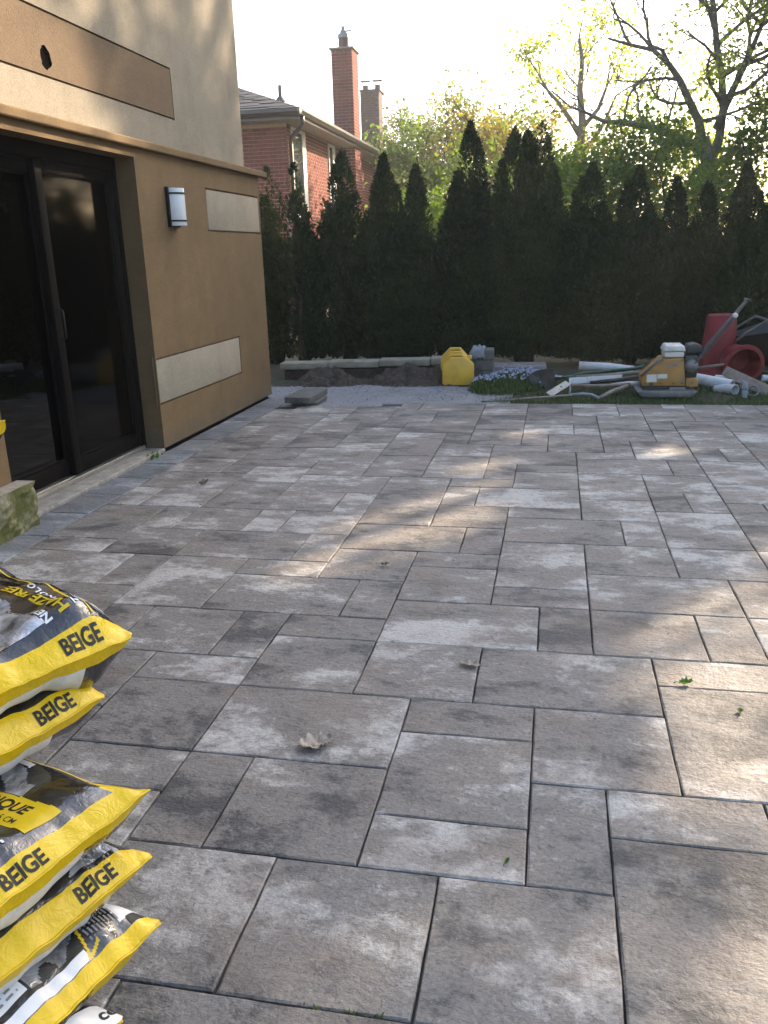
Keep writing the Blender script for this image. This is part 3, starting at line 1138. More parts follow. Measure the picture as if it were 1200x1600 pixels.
ch = chimney(nh, 'chimney', -5.728, -5.198, 22.734, 23.40, -0.05, 6.30, True, 'brick', 3.0)
mb = MB()
mb.box((-5.775, 22.69, 6.30), (-5.15, 23.45, 6.345))
mb.build('chimney_cap', M['concrete'], ch, bevel=0.01)
mb = MB()
mb.lathe([(0.0, 6.34), (0.135, 6.34), (0.13, 6.60), (0.10, 6.60), (0.10, 6.40), (0, 6.40)], 12, 0, Matrix.Translation((-5.46, 23.0, 0)))
mb.build('flue', M['brownbrick'], ch)
mb = MB()
mb.lathe([(0.145, 6.60), (0.145, 6.68), (0.08, 6.70), (0.08, 6.76), (0.05, 6.77), (0.05, 6.86), (0, 6.87)], 12, 0, Matrix.Translation((-5.46, 23.0, 0)))
mb.box((-5.40, 22.98, 6.74), (-5.24, 23.02, 6.77))
mb.box((-5.56, 22.98, 6.70), (-5.36, 23.02, 6.715))
mb.build('chimney_pot', M['lead'], ch)
# flashing where the chimney meets the roof
mb = MB()
mb.box((-5.80, 22.66, 4.2), (-5.73, 23.45, 4.50))
mb.build('flashing', M['gutter'], ch)

# chimney of a house farther behind
h2 = empty('far_house', (-8, 27.5, 0))
tag(h2, 'house farther back with a brown brick chimney with two flue pots', 'house')
c2 = chimney(h2, 'chimney', -6.40, -5.80, 29.0, 29.6, -0.05, 6.40, False, 'brownbrick', 99, 'darkmortar')
mb = MB()
mb.tube([(-5.79, 29.01, 6.3), (-5.79, 29.01, 6.40)], 0.01)
mb.box((-6.43, 28.98, 6.40), (-5.76, 29.92, 6.44))
mb.build('chimney_cap', M['brownbrick'], c2, bevel=0.02)
for xx in (-6.30, -5.90):
    mb = MB()
    mb.lathe([(0.10, 6.43), (0.09, 6.62), (0.06, 6.62), (0.06, 6.45)], 10, 0, Matrix.Translation((xx, 29.4, 0)))
    mb.build('flue', M['brownbrick'], c2)
    mb = MB()
    mb.box((xx - 0.16, 29.25, 6.74), (xx + 0.16, 29.55, 6.755))
    mb.tube([(xx - 0.09, 29.4, 6.6), (xx - 0.09, 29.4, 6.74)], 0.01, 5)
    mb.tube([(xx + 0.09, 29.4, 6.6), (xx + 0.09, 29.4, 6.74)], 0.01, 5)
    mb.build('rain_cap', M['lead'], c2)
mb = MB()
mb.box((-15, 29.0, -0.1), (-6.43, 38, 4.0))
mb.build('house_wall', M['brownbrick'], h2)
mb = MB()
mb.add([(-15.4, 28.6, 4.0), (-6.0, 28.6, 4.0), (-6.0, 38.4, 4.0), (-15.4, 38.4, 4.0), (-10.7, 33.5, 5.6)], [(0, 1, 4), (1, 2, 4), (2, 3, 4), (3, 0, 4), (0, 3, 2, 1)])
mb.build('roof', M['shingle'], h2)
# ------------------------------------------------------------------ gaps in the foliage that let the sun through to these places
SHAFTS = []          # (ground x, y, half x, half y)
for g_ in [(0.02, 6.47, .36, .24), (-0.40, 5.38, .20, .30), (-0.62, 4.32, .22, .32), (0.833, 6.08, .17, .20),
           (0.55, 2.62, .15, .2), (0.47, 2.3, .11, .26), (0.66, 1.72, .13, .26), (0.64, 1.32, .12, .18), (1.05, 4.05, .13, .16),
           (0.66, 3.23, .11, .09), (0.92, 3.30, .11, .13), (1.5, 5.1, .10, .14), (1.75, 6.3, .12, .12), (-1.1, 3.7, .08, .12), (0.35, 4.9, .08, .10)]:
    SHAFTS.append(g_)
WSH = [(4.9, 2.75, .30, .18), (4.55, 2.35, .4, .16), (5.5, 2.34, .5, .12), (5.4, 2.66, .2, .10), (4.3, 3.1, .4, .25)]


def in_shaft(p, pad=0.0):
    t = p[2] / SUN_DIR.z
    gx = p[0] - SUN_DIR.x * t
    gy = p[1] - SUN_DIR.y * t
    for (x, y, a, b) in SHAFTS:
        if ((gx - x) / (a + pad)) ** 2 + ((gy - y) / (b + pad)) ** 2 < 1:
            return True
    t = (p[0] - XW) / SUN_DIR.x
    wy = p[1] - SUN_DIR.y * t
    wz = p[2] - SUN_DIR.z * t
    for (y, z, a, b) in WSH:
        if ((wy - y) / (a + pad)) ** 2 + ((wz - z) / (b + pad)) ** 2 < 1:
            return True
    return False


# ------------------------------------------------------------------ cedar hedge
M['cedar'] = leaf_mat('cedar_foliage', [(0.009, 0.018, 0.006), (0.020, 0.034, 0.011), (0.038, 0.054, 0.018), (0.046, 0.056, 0.020)], 0.2, 0.6, 1.6, 0.2)
nt = M['cedar'].node_tree
b_ = nt.nodes['Principled BSDF']
src_ = b_.inputs['Base Color'].links[0].from_socket
oi = nt.nodes.new('ShaderNodeObjectInfo')
nt.links.new(mixc(nt, 1.0, src_, ramp(nt, oi.outputs['Random'], [(0.0, (0.62, 0.72, 0.62)), (0.5, (1.0, 1.0, 1.0)), (1.0, (1.3, 1.25, 1.1))]), 'MULTIPLY'), b_.inputs['Base Color'])
M['bark'] = simple('grey_bark', (0.085, 0.068, 0.052), 0.95, 0.4, 8, bmp=0.8, bscale=18, bdist=0.02)
M['palebark'] = simple('pale_bark', (0.15, 0.125, 0.095), 0.95, 0.35, 8, bmp=0.8, bscale=18, bdist=0.02)
M['darkbark'] = simple('dark_bark', (0.045, 0.034, 0.026), 0.95, 0.4, 10, bmp=0.8, bscale=25, bdist=0.02)


def cedar_mesh(seed, H, R, n, thin=0.0, lean=0.0, tops=None):
    """upright plumes of small flat sprays round a dark centre"""
    rg = random.Random(seed)
    mb = MB()
    plumes = []
    np_ = 15
    for k in range(np_):
        a = rg.uniform(0, 2 * math.pi)
        r = R * 0.62 * math.sqrt(rg.random())
        h = H * (1.0 - 0.46 * (r / R) - rg.uniform(0, 0.20))
        plumes.append((r * math.cos(a), r * math.sin(a), h, R * rg.uniform(0.36, 0.52), rg.uniform(-0.05, 0.05), rg.uniform(-0.05, 0.05)))
    plumes[0] = (lean, 0, H, R * 0.50, 0.0, 0.0)
    plumes[1] = (lean - 0.1 * R, 0.05, H * rg.uniform(0.93, 0.99), R * 0.40, -0.03, 0)
    if tops:
        for q, (tx, hf, rf) in enumerate(tops):
            plumes[q] = (tx * R, 0.06 * (q - 1), H * hf, R * rf, 0.0, 0.0)
    wts = [p[2] * p[3] for p in plumes]
    vs, fs = [], []
    cnt = 0
    while cnt < n:
        p = rg.choices(plumes, wts)[0]
        t = rg.random() ** 0.85
        z = 0.06 + t * (p[2] - 0.06)
        # plume radius: fat in the middle, pointed on top
        prof = (1 - t ** 3.4) ** 0.8 * (0.62 + 0.38 * min(1, t / 0.22))
        prof *= 1.0 + 0.35 * nz(z * 3.1 + seed * 7, p[0] * 5, p[1] * 5)
        if thin and t < 0.45:
            prof *= 1 - thin * (0.45 - t) / 0.45
        rr = p[3] * prof * (0.35 + 0.65 * rg.random() ** 0.45)
        a = rg.uniform(0, 2 * math.pi)
        c = Vector((p[0] + p[4] * z + rr * math.cos(a), p[1] + p[5] * z + rr * math.sin(a), z))
        cl = nz(c.x * 4.2 + seed, c.y * 4.2, c.z * 3.0)
        if cl < (-0.05 if thin else -0.18) and rg.random() < 0.85:
            continue
        out = Vector((math.cos(a), math.sin(a), 0))
        d = (out * rg.uniform(0.15, 0.9) + Vector((0, 0, rg.uniform(0.5, 1.1))) + Vector((rg.uniform(-.4, .4), rg.uniform(-.4, .4), 0))).normalized()
        s = d.cross(out + Vector((rg.uniform(-.9, .9), rg.uniform(-.9, .9), rg.uniform(-.3, .3)))).normalized()
        L = rg.uniform(0.028, 0.066)
        w = L * rg.uniform(0.15, 0.28)
        nrm = d.cross(s) * (L * 0.12)
        b0 = len(vs)
        vs += [c, c + d * L * 0.45 + s * w + nrm, c + d * L, c + d * L * 0.5 - s * w + nrm]
        fs.append((b0, b0 + 1, b0 + 2, b0 + 3))
        cnt += 1
    me = bpy.data.meshes.new('crown')
    me.from_pydata([tuple(v) for v in vs], [], fs)
    me.materials.append(M['cedar'])
    me.update()
    # trunk and inner stems
    mt = MB()
    for k in range(6):
        p = plumes[k]
        pts = [Vector((p[0] * 0.25, p[1] * 0.25, -0.12))]
        for q in range(1, 6):
            t = q / 5
            pts.append(Vector((p[0] * (0.25 + 0.75 * t) + rg.uniform(-.03, .03), p[1] * (0.25 + 0.75 * t) + rg.uniform(-.03, .03), p[2] * 0.8 * t)))
        mt.tube(pts, [0.045 * (1 - 0.8 * q / 5) * (1.3 if k == 0 else 0.8) for q in range(6)], 6)
    tm = bpy.data.meshes.new('trunk')
    tm.from_pydata(mt.v, [], mt.f)
    tm.materials.append(M['darkbark'])
    tm.update()
    return me, tm


CED = [  # x, y, height, radius, variant, label
    (-3.72, 11.1, 2.38, 0.40, 3, 'slender gappy cedar beside the stucco house corner'),
    (-3.30, 10.9, 2.40, 0.40, 3, 'gappy cedar second from the stucco house corner, bare low stems'),
    (-2.74, 11.2, 2.56, 0.46, 4, 'cedar in front of the lit brick side wall, ragged crown'),
    (-2.16, 11.0, 2.55, 0.44, 0, 'cedar standing before the brick chimney'),
    (-1.78, 11.15, 2.42, 0.42, 1, 'shorter cedar between the chimney and the pointed cedar'),
    (-1.08, 11.0, 2.86, 0.52, 2, 'tall cedar with a single sharp pointed top'),
    (-0.38, 11.05, 2.82, 0.56, 5, 'tall broad cedar with a blunt double top'),
    (0.38, 11.0, 2.34, 0.55, 2, 'cedar with pointed top directly beside the blunt double-topped cedar'),
    (0.92, 11.0, 2.28, 0.46, 0, 'cedar behind the plate compactor with rounded top'),
    (1.36, 11.1, 2.14, 0.42, 1, 'low cedar behind the red planter, left of two low ones'),
    (1.70, 11.0, 2.10, 0.42, 4, 'lowest cedar of the hedge behind the red planter'),
    (2.12, 11.0, 2.28, 0.44, 0, 'cedar behind the wheelbarrow handles'),
    (2.58, 11.05, 2.25, 0.46, 1, 'cedar next beyond the wheelbarrow in the hedge'),
    (3.10, 11.0, 2.35, 0.50, 2, 'cedar farther along the hedge past the wheelbarrow'),
    (3.70, 11.0, 2.30, 0.50, 0, 'cedar near the open end of the hedge'),
    (4.35, 11.0, 2.40, 0.52, 5, 'last cedar of the hedge'),
]
VAR = {0: cedar_mesh(31, 2.5, 0.46, 46000), 1: cedar_mesh(47, 2.3, 0.46, 42000), 2: cedar_mesh(59, 2.7, 0.50, 52000),
       3: cedar_mesh(63, 2.4, 0.38, 16000, 0.75), 4: cedar_mesh(71, 2.4, 0.44, 27000, 0.5), 5: cedar_mesh(83, 2.7, 0.54, 54000, tops=[(-0.30, 0.985, 0.50), (0.26, 1.0, 0.52), (0.0, 0.97, 0.55), (-0.55, 0.86, 0.46), (0.55, 0.84, 0.46)])}
VH = {0: (2.5, .46), 1: (2.3, .46), 2: (2.7, .5), 3: (2.4, .38), 4: (2.4, .44), 5: (2.7, .54)}
rc = random.Random(17)
for (x, y, h, r, k, lab) in CED:
    t = empty('cedar_tree', (x, y, 0.0))
    tag(t, lab, 'cedar', 'cedars of the hedge')
    for nm, me in zip(('crown', 'trunk'), VAR[k]):
        o = bpy.data.objects.new(nm, me)
        col.objects.link(o)
        o.parent = t
    sc = h / VH[k][0] * (1.04 if x < -2.3 else 1.0)
    sr = r / VH[k][1] * (1.12 if k == 3 else 1.15 if x < -1.5 else 1.02)
    t.scale = (sr, sr, sc)
    t.rotation_euler = (0, 0, rc.uniform(-0.4, 0.4) if k == 5 else rc.uniform(0, 6.28))

# ------------------------------------------------------------------ deciduous trees
M['leaf_green'] = leaf_mat('spring_leaves', [(0.055, 0.095, 0.014), (0.10, 0.15, 0.022), (0.16, 0.20, 0.04)], 0.55, 0.5, 0.9)
M['leaf_pale'] = leaf_mat('pale_leaves', [(0.17, 0.205, 0.04), (0.24, 0.27, 0.06), (0.31, 0.31, 0.08)], 0.8, 0.5, 0.9)
M['leaf_yellow'] = leaf_mat('yellow_leaves', [(0.16, 0.15, 0.025), (0.22, 0.19, 0.035), (0.17, 0.19, 0.04)], 0.55, 0.5, 0.9, tint=(1.5, 1.4, 0.7))
M['leaf_bronze'] = leaf_mat('bronze_leaves', [(0.075, 0.075, 0.03), (0.15, 0.105, 0.04), (0.10, 0.105, 0.035)], 0.45, 0.55, 0.9, tint=(1.4, 1.2, 0.7))
M['leaf_dark'] = leaf_mat('deep_green_leaves', [(0.022, 0.038, 0.010), (0.038, 0.062, 0.014), (0.06, 0.085, 0.02)], 0.4, 0.5, 0.9)


class Tree:
    def __init__(self, seed):
        self.rg = random.Random(seed)
        self.w = MB()
        self.anch = []
        self.cull = False

    def limb(self, pts, r0, r1, n=8):
        m = len(pts)
        self.w.tube(pts, [r0 + (r1 - r0) * i / (m - 1) for i in range(m)], n)

    def grow(self, p, d, L, r, lev, maxlev, spread=0.75, up=0.15, kids=(3, 5), wander=0.22, tries=0):
        rg = self.rg
        d0 = Vector(d).normalized()
        n = 5
        pts = [Vector(p)]
        d = Vector(d).normalized()
        for k in range(n):
            d = (d + Vector((rg.gauss(0, wander), rg.gauss(0, wander), rg.gauss(0, wander) + up * 0.4))).normalized()
            pts.append(pts[-1] + d * (L / n))
        if self.cull and any(in_shaft(q, 0.10) for q in pts):
            if tries < 7:
                e = Vector((rg.gauss(0, .5), rg.gauss(0, .5), rg.gauss(0, .4)))
                self.grow(p, d0 + e, L * 0.93, r, lev, maxlev, spread, up, kids, wander, tries + 1)
            return
        self.limb(pts, r, r * 0.45, 6 if lev < 2 else 4 if lev < 3 else 3)
        if lev >= maxlev:
            for q in pts[1:]:
                self.anch.append(q)
            return
        if lev == maxlev - 1:
            for q in pts[3:]:
                self.anch.append(q)
        for k in range(rg.randint(*kids)):
            t = rg.uniform(0.3, 1.0)
            i = min(int(t * n), n - 1)
            q = pts[i].lerp(pts[i + 1], t * n - i)
            e = Vector((rg.gauss(0, 1), rg.gauss(0, 1), rg.gauss(0.15, 0.7))).normalized()
            nd = (d * (1 - spread * 0.5) + e * spread).normalized()
            self.grow(q, nd, L * rg.uniform(0.5, 0.75), r * 0.45, lev + 1, maxlev, spread, up, kids, wander)

    def leaves(self, per, size, scat, droop=0.2, cull=True, keep=None):
        rg = self.rg
        vs, fs = [], []
        for a in self.anch:
            for k in range(per):
                c = a + Vector((rg.gauss(0, scat), rg.gauss(0, scat), rg.gauss(0, scat)))
                if cull and in_shaft(c, 0.06 + size * 0.7):
                    continue
                if keep and not keep(c):
                    continue
                d = Vector((rg.gauss(0, 1), rg.gauss(0, 1), rg.gauss(-droop, 0.7))).normalized()
                s = d.orthogonal().normalized()
                s = (s * math.cos(k * 2.1) + d.cross(s) * math.sin(k * 2.1))
                L = size * rg.uniform(0.6, 1.3)
                w = L * rg.uniform(0.3, 0.45)
                nr = d.cross(s) * L * 0.12
                b0 = len(vs)
                vs += [c, c + d * L * 0.5 + s * w + nr, c + d * L, c + d * L * 0.5 - s * w + nr]
                fs.append((b0, b0 + 1, b0 + 2, b0 + 3))
        return vs, fs

    def finish(self, name, label, base, lm, bark, per, size, scat, group=None, cull=True, keep=None):
        t = empty(name, base)
        tag(t, label, 'tree', group)
        self.w.build('trunk', bark, t, smooth=True, fix=False)
        vs, fs = self.leaves(per, size, scat, cull=cull, keep=keep)
        me = bpy.data.meshes.new('crown')
        me.from_pydata([tuple(v) for v in vs], [], fs)
        me.materials.append(lm)
        me.update()
        o = bpy.data.objects.new('crown', me)
        col.objects.link(o)
        o.parent = t
        o.matrix_parent_inverse = t.matrix_basis.inverted()
        return t


def blob_tree(seed, name, label, base, h, rx, rz, lm, bark, nlim, per, size, scat, levels=3, trunk_r=0.16, keep=None, cull=True, kids=(3, 5)):
    T = Tree(seed)
    T.cull = (name == 'shade_tree' or name == 'dark_tree')
    rg = T.rg
    base = Vector(base)
    top = base + Vector((rg.uniform(-.3, .3), rg.uniform(-.3, .3), h * 0.62))
    pts = [base + Vector((0, 0, -0.15)), base.lerp(top, 0.35) + Vector((rg.uniform(-.15, .15), 0, 0)), base.lerp(top, 0.7), top]
    T.limb(pts, trunk_r, trunk_r * 0.5, 8)
    for k in range(nlim):
        t = rg.uniform(0.35, 1.0)
        i = min(int(t * 3), 2)
        q = pts[i].lerp(pts[i + 1], t * 3 - i)
        a = 2 * math.pi * (k + rg.random()) / nlim
        el = rg.uniform(0.15, 1.1)
        d = Vector((math.cos(a) * math.cos(el), math.sin(a) * math.cos(el), math.sin(el)))
        T.grow(q, d, (rx * math.cos(el) + rz * math.sin(el)) * rg.uniform(0.6, 0.9), trunk_r * 0.4, 1, levels, kids=kids)
    return T.finish(name, label, base, lm, bark, per, size, scat, keep=keep, cull=cull)


BGR = None
# the big maple at the right, forked trunk and long level limb
T = Tree(5)
A = lambda px, py, Y: at(px, py, Y=Y)
b0 = A(1118, 292, 20.0)
T.limb([Vector((b0.x - 0.05, 20.0, -0.15)), Vector((b0.x - 0.02, 20.0, 1.3)), A(1112, 285, 20.0), A(1106, 250, 20.0), A(1097, 215, 20.0)], 0.198, 0.139, 10)
T.limb([A(1106, 250, 20.0), A(1118, 235, 20.1), A(1124, 215, 20.2), A(1130, 170, 20.3), A(1128, 120, 20.3), A(1120, 70, 20.2), A(1116, 20, 20.1), A(1105, -60, 20.0)], 0.112, 0.046, 8)
T.limb([A(1097, 222, 20.0), A(1092, 190, 19.9), A(1078, 160, 19.8), A(1062, 125, 19.6), A(1045, 100, 19.5), A(1020, 78, 19.3), A(985, 70, 19.2), A(950, 60, 19.0)], 0.099, 0.020, 8)
T.limb([A(1100, 240, 20.0), A(1075, 222, 19.8), A(1045, 208, 19.6), A(1010, 196, 19.4), A(975, 192, 19.2), A(945, 190, 19.0), A(925, 182, 18.9)], 0.106, 0.033, 8)
T.limb([A(1120, 200, 20.1), A(1140, 150, 20.4), A(1165, 100, 20.8), A(1190, 40, 21.0), A(1215, -40, 21.2)], 0.086, 0.033, 8)
T.limb([A(1112, 262, 20.1), A(1140, 240, 20.4), A(1175, 228, 20.9), A(1215, 200, 21.3)], 0.079, 0.033, 8)
for (px, py, Y, dx, dy, dz, L, r) in [
        (1045, 100, 19.5, -.4, -.2, .9, 1.5, .04), (1020, 78, 19.3, -.5, 0, .8, 1.3, .035), (985, 70, 19.2, -.7, .2, .6, 1.1, .03), (1062, 125, 19.6, -.9, .1, .2, 1.3, .035),
        (1078, 160, 19.8, -.9, -.3, .3, 1.2, .04), (945, 190, 19.0, -.9, .1, .45, 1.3, .035), (925, 182, 18.9, -.8, -.1, .6, .9, .025), (975, 192, 19.2, -.3, .2, .9, 1.2, .03),
        (1010, 196, 19.4, -.5, -.2, .9, 1.1, .03), (1045, 208, 19.6, -.2, .3, .9, 1.0, .03), (1130, 170, 20.3, .5, -.2, .6, 1.7, .05), (1130, 170, 20.3, -.6, -.3, .5, 1.4, .045),
        (1128, 120, 20.3, .6, 0, .6, 1.7, .05), (1128, 120, 20.3, -.5, .3, .7, 1.3, .04), (1120, 70, 20.2, .6, -.3, .6, 1.6, .045), (1120, 70, 20.2, -.4, .1, .9, 1.4, .04),
        (1116, 20, 20.1, .5, .2, .7, 1.5, .04), (1116, 20, 20.1, -.7, -.2, .6, 1.5, .04), (1140, 150, 20.4, .8, -.4, .1, 1.5, .05), (1165, 100, 20.8, .8, -.3, .2, 1.6, .05), (1165, 100, 20.8, -.2, -.5, .7, 1.5, .045),
        (1190, 40, 21.0, .6, -.4, .4, 1.6, .05), (1190, 40, 21.0, -.3, -.4, .8, 1.5, .045), (1175, 228, 20.9, .6, -.3, .5, 1.5, .045), (1175, 228, 20.9, .2, -.5, .2, 1.3, .04), (1092, 190, 19.9, .7, -.5, .2, 1.3, .04), (1140, 240, 20.4, .5, -.4, -.1, 1.2, .035)]:
    T.grow(A(px, py, Y), (dx, dy, dz), L, r, 1, 3, 0.7, 0.05, (3, 4))


def maple_keep(c):
    # leaves come thick on the right and on top, the left limbs are still nearly bare
    k = (c.x - 1.6) / 1.7
    k = max(0.06, min(1, k))
    return random.random() < k and nz(c.x * 1.1, c.y * 1.1, c.z * 1.1 + 3) > -0.08


maple = T.finish('maple_tree', 'big forked maple with a long level limb beyond the hedge', (b0.x, 20.0, 0), M['leaf_pale'], M['palebark'], 7, 0.095, 0.15, keep=maple_keep)

# thin half bare tree in the middle
T = Tree(9)
q0 = A(905, 245, 26.0)
T.limb([Vector((q0.x, 26, -0.15)), Vector((q0.x, 26, 2.2)), A(906, 240, 26), A(910, 190, 26), A(906, 140, 26), A(910, 95, 26), A(905, 60, 26)], 0.17, 0.04, 8)
T.limb([A(908, 215, 26), A(890, 185, 26), A(872, 160, 25.9), A(855, 140, 25.8), A(838, 110, 25.7)], 0.09, 0.02, 6)
T.limb([A(910, 200, 26), A(935, 170, 26.2), A(948, 135, 26.4), A(955, 95, 26.5)], 0.08, 0.02, 6)
T.limb([A(903, 238, 26), A(925, 222, 26), A(945, 190, 26), A(962, 150, 26.1)], 0.09, 0.03, 6)
for (px, py, Y, dx, dz, L) in [(872, 160, 25.9, -.8, .5, 1.3), (855, 140, 25.8, -.6, .7, 1.2), (890, 185, 26, -.9, .3, 1.2), (906, 140, 26, -.6, .7, 1.1), (906, 140, 26, .6, .7, 1.2), (910, 95, 26, -.5, .8, 1.0), (910, 95, 26, .5, .8, 1.0), (905, 60, 26, 0, 1, .9),
                               (935, 170, 26.2, .7, .6, 1.2), (948, 135, 26.4, .5, .8, 1.1), (962, 150, 26.1, .7, .5, 1.1), (945, 190, 26, .8, .3, 1.2), (838, 110, 25.7, -.5, .7, .8)]:
    T.grow(A(px, py, Y), (dx, 0.1, dz), L, 0.025, 1, 3, 0.6, 0.1, (2, 4))
T.finish('ash_tree', 'slim half-bare tree with thin upright branches between hedge and sky', (q0.x, 26, 0), M['leaf_pale'], M['palebark'], 2, 0.13, 0.16)

q0 = A(662, 250, 31.0)
blob_tree(21, 'bronze_tree', 'round tree in bronze young leaf right of the chimney', (q0.x, 31.0, 0), 6.3, 2.2, 2.0, M['leaf_bronze'], M['darkbark'], 13, 15, 0.085, 0.16, 3, 0.15)
blob_tree(22, 'olive_tree', 'olive green tree top behind the bronze tree', (-4.2, 27.0, 0), 6.0, 2.1, 1.8, M['leaf_green'], M['darkbark'], 9, 8, 0.12, 0.16, 3, 0.14)
blob_tree(23, 'yellow_tree', 'tall yellow-green tree between the two pointed cedars', (-1.75, 27.0, 0), 6.7, 1.5, 2.2, M['leaf_yellow'], M['bark'], 9, 7, 0.12, 0.16, 3, 0.13)
blob_tree(24, 'orange_tree', 'small orange-tinged tree behind the pointed cedar', (-1.55, 20.0, 0), 4.0, 1.1, 1.2, M['leaf_bronze'], M['darkbark'], 8, 10, 0.085, 0.12, 3, 0.09)
for k, (x, y, h, rx, mt, lab) in enumerate([
        (0.25, 18.0, 3.3, 1.2, 'leaf_green', 'bright green shrub behind the blunt cedar'),
        (1.25, 19.0, 3.5, 1.4, 'leaf_green', 'bright green bushy tree left of the maple trunk'),
        (2.15, 17.5, 3.0, 1.1, 'leaf_green', 'low green bush close to the maple trunk'),
        (-0.75, 21.0, 3.4, 1.3, 'leaf_green', 'green shrub behind the tall cedars'),
        (4.0, 19.0, 3.0, 1.4, 'leaf_green', 'green bush right of the maple trunk'),
        (1.9, 25.0, 4.6, 1.8, 'leaf_yellow', 'yellow-green tree behind the level maple limb'),
        (3.6, 27.0, 4.8, 2.0, 'leaf_pale', 'pale tree far behind the maple trunk'),
        (-2.6, 17.0, 2.4, 0.9, 'leaf_green', 'low green bush glimpsed through the hedge')]):
    blob_tree(40 + k, 'garden_shrub', lab, (x, y, 0), h, rx, h * 0.5, M[mt], M['darkbark'], 8, 8, 0.10, 0.15, 3, 0.07, kids=(3, 4))

# tall shade trees beside the garden on the sun side
for k, (x, y, h, rx, rz, lab) in enumerate([
        (9.6, 20.6, 14.0, 4.6, 5.2, 'tall dense shade tree standing nearest the hedge end'),
        (13.4, 24.5, 17.5, 5.0, 6.0, 'tallest shade tree rising behind the others'),
        (9.8, 14.0, 9.0, 3.6, 4.0, 'lower broad shade tree beside the patio'),
        (15.6, 19.0, 14.0, 4.8, 5.0, 'outer shade tree farthest from the house'),
        (11.2, 27.5, 18.5, 3.6, 5.2, 'unseen narrow tall tree added at the back to shade the wall')]):  # last tree added to fill in shade on the upper wall
    blob_tree(70 + k, 'shade_tree', lab, (x, y, 0), h, rx, rz, M['leaf_green'], M['bark'], 16, 9, 0.26, 0.42, 3, 0.3, kids=(4, 5), keep=lambda c: c.x > 0.275 * c.y)
for k, (x, y, h, rx, lab) in enumerate([(8.0, 21.5, 6.5, 2.0, 'unseen dark tree added past the maple for the glass reflection'), (9.2, 18.0, 6.0, 2.0, 'unseen dark tree added past the hedge end for the glass reflection'), (6.1, 17.0, 5.2, 1.3, 'unseen narrow dark tree added behind the hedge end for the glass reflection')]):
    blob_tree(90 + k, 'dark_tree', lab, (x, y, 0), h, rx, h * 0.5, M['leaf_dark'], M['darkbark'], 14, 12, 0.16, 0.25, 3, 0.12, kids=(4, 5))  # out of view, added to darken the reflection in the door glass
# ------------------------------------------------------------------ things lying behind the patio
M['yellow_pl'] = simple('yellow_plastic', (0.60, 0.37, 0.035), 0.42, 0.12, 6, dirt=((0.30, 0.17, 0.03), 0.5))
M['red_pl'] = simple('red_plastic', (0.17, 0.018, 0.022), 0.55, 0.25, 5, spec=0.3, dirt=((0.16, 0.03, 0.03), 0.5))
M['pvc'] = simple('white_pvc', (0.50, 0.51, 0.52), 0.4, 0.12, 9, dirt=((0.22, 0.20, 0.17), 0.7))
M['grey_pl'] = simple('grey_plastic', (0.22, 0.24, 0.27), 0.5, 0.1, 9)
M['wood'] = simple('weathered_wood', (0.23, 0.19, 0.15), 0.8, 0.3, 14, bmp=0.4, bscale=50)
M['palewood'] = simple('pale_wood', (0.40, 0.37, 0.32), 0.75, 0.2, 14)
M['green_fib'] = simple('green_fibreglass', (0.012, 0.06, 0.035), 0.4, 0.2, 9)
M['iron'] = simple('worn_iron', (0.075, 0.070, 0.066), 0.6, 0.4, 12, metal=0.1, dirt=((0.10, 0.07, 0.05), 0.7))
M['machine'] = simple('machine_yellow', (0.34, 0.175, 0.035), 0.6, 0.2, 9, dirt=((0.15, 0.12, 0.085), 0.85))
M['tankwhite'] = simple('tank_white', (0.60, 0.58, 0.53), 0.4, 0.1, 9, dirt=((0.30, 0.26, 0.20), 0.5))
M['castalu'] = simple('cast_plate', (0.17, 0.17, 0.165), 0.55, 0.3, 15, metal=0.5)
M['engine'] = simple('engine_black', (0.03, 0.03, 0.03), 0.5, 0.4, 25)
M['block'] = simple('concrete_block', (0.105, 0.10, 0.092), 0.92, 0.3, 14, bmp=0.6, bscale=70)
M['slab'] = simple('stone_slab', (0.20, 0.18, 0.165), 0.9, 0.25, 9, bmp=0.5, bscale=60)
M['coping'] = simple('pale_coping', (0.25, 0.235, 0.185), 0.88, 0.25, 8, bmp=0.5, bscale=60, dirt=((0.10, 0.10, 0.06), 0.6))
M['soil'] = simple('dark_soil', (0.060, 0.046, 0.036), 0.95, 0.5, 22, bmp=1.0, bscale=60, bdist=0.02)
M['rag'] = simple('blue_grey_rag', (0.20, 0.23, 0.25), 0.9, 0.2, 25)

# loose paver lying on its bedding
mb = MB()
c0 = Vector((-2.38, 8.02, 0.036))
mb.box((c0.x - 0.17, c0.y - 0.28, 0.032), (c0.x + 0.09, c0.y + 0.30, 0.092), 0, Matrix.Rotation(RAD(-2), 3, 'Z'))
lp = mb.build('loose_paver', M['block'], None, bevel=0.004)
tag(lp, 'loose dark paver lying on top of the patio corner by the house', 'paver')
mb = MB()
mb.box((c0.x - 0.13, c0.y - 0.20, 0.0015), (c0.x + 0.12, c0.y + 0.2, 0.0315))
sp = mb.build('paver_offcut', M['block'], None, bevel=0.004)
tag(sp, 'thin dark offcut under the loose paver', 'paver')

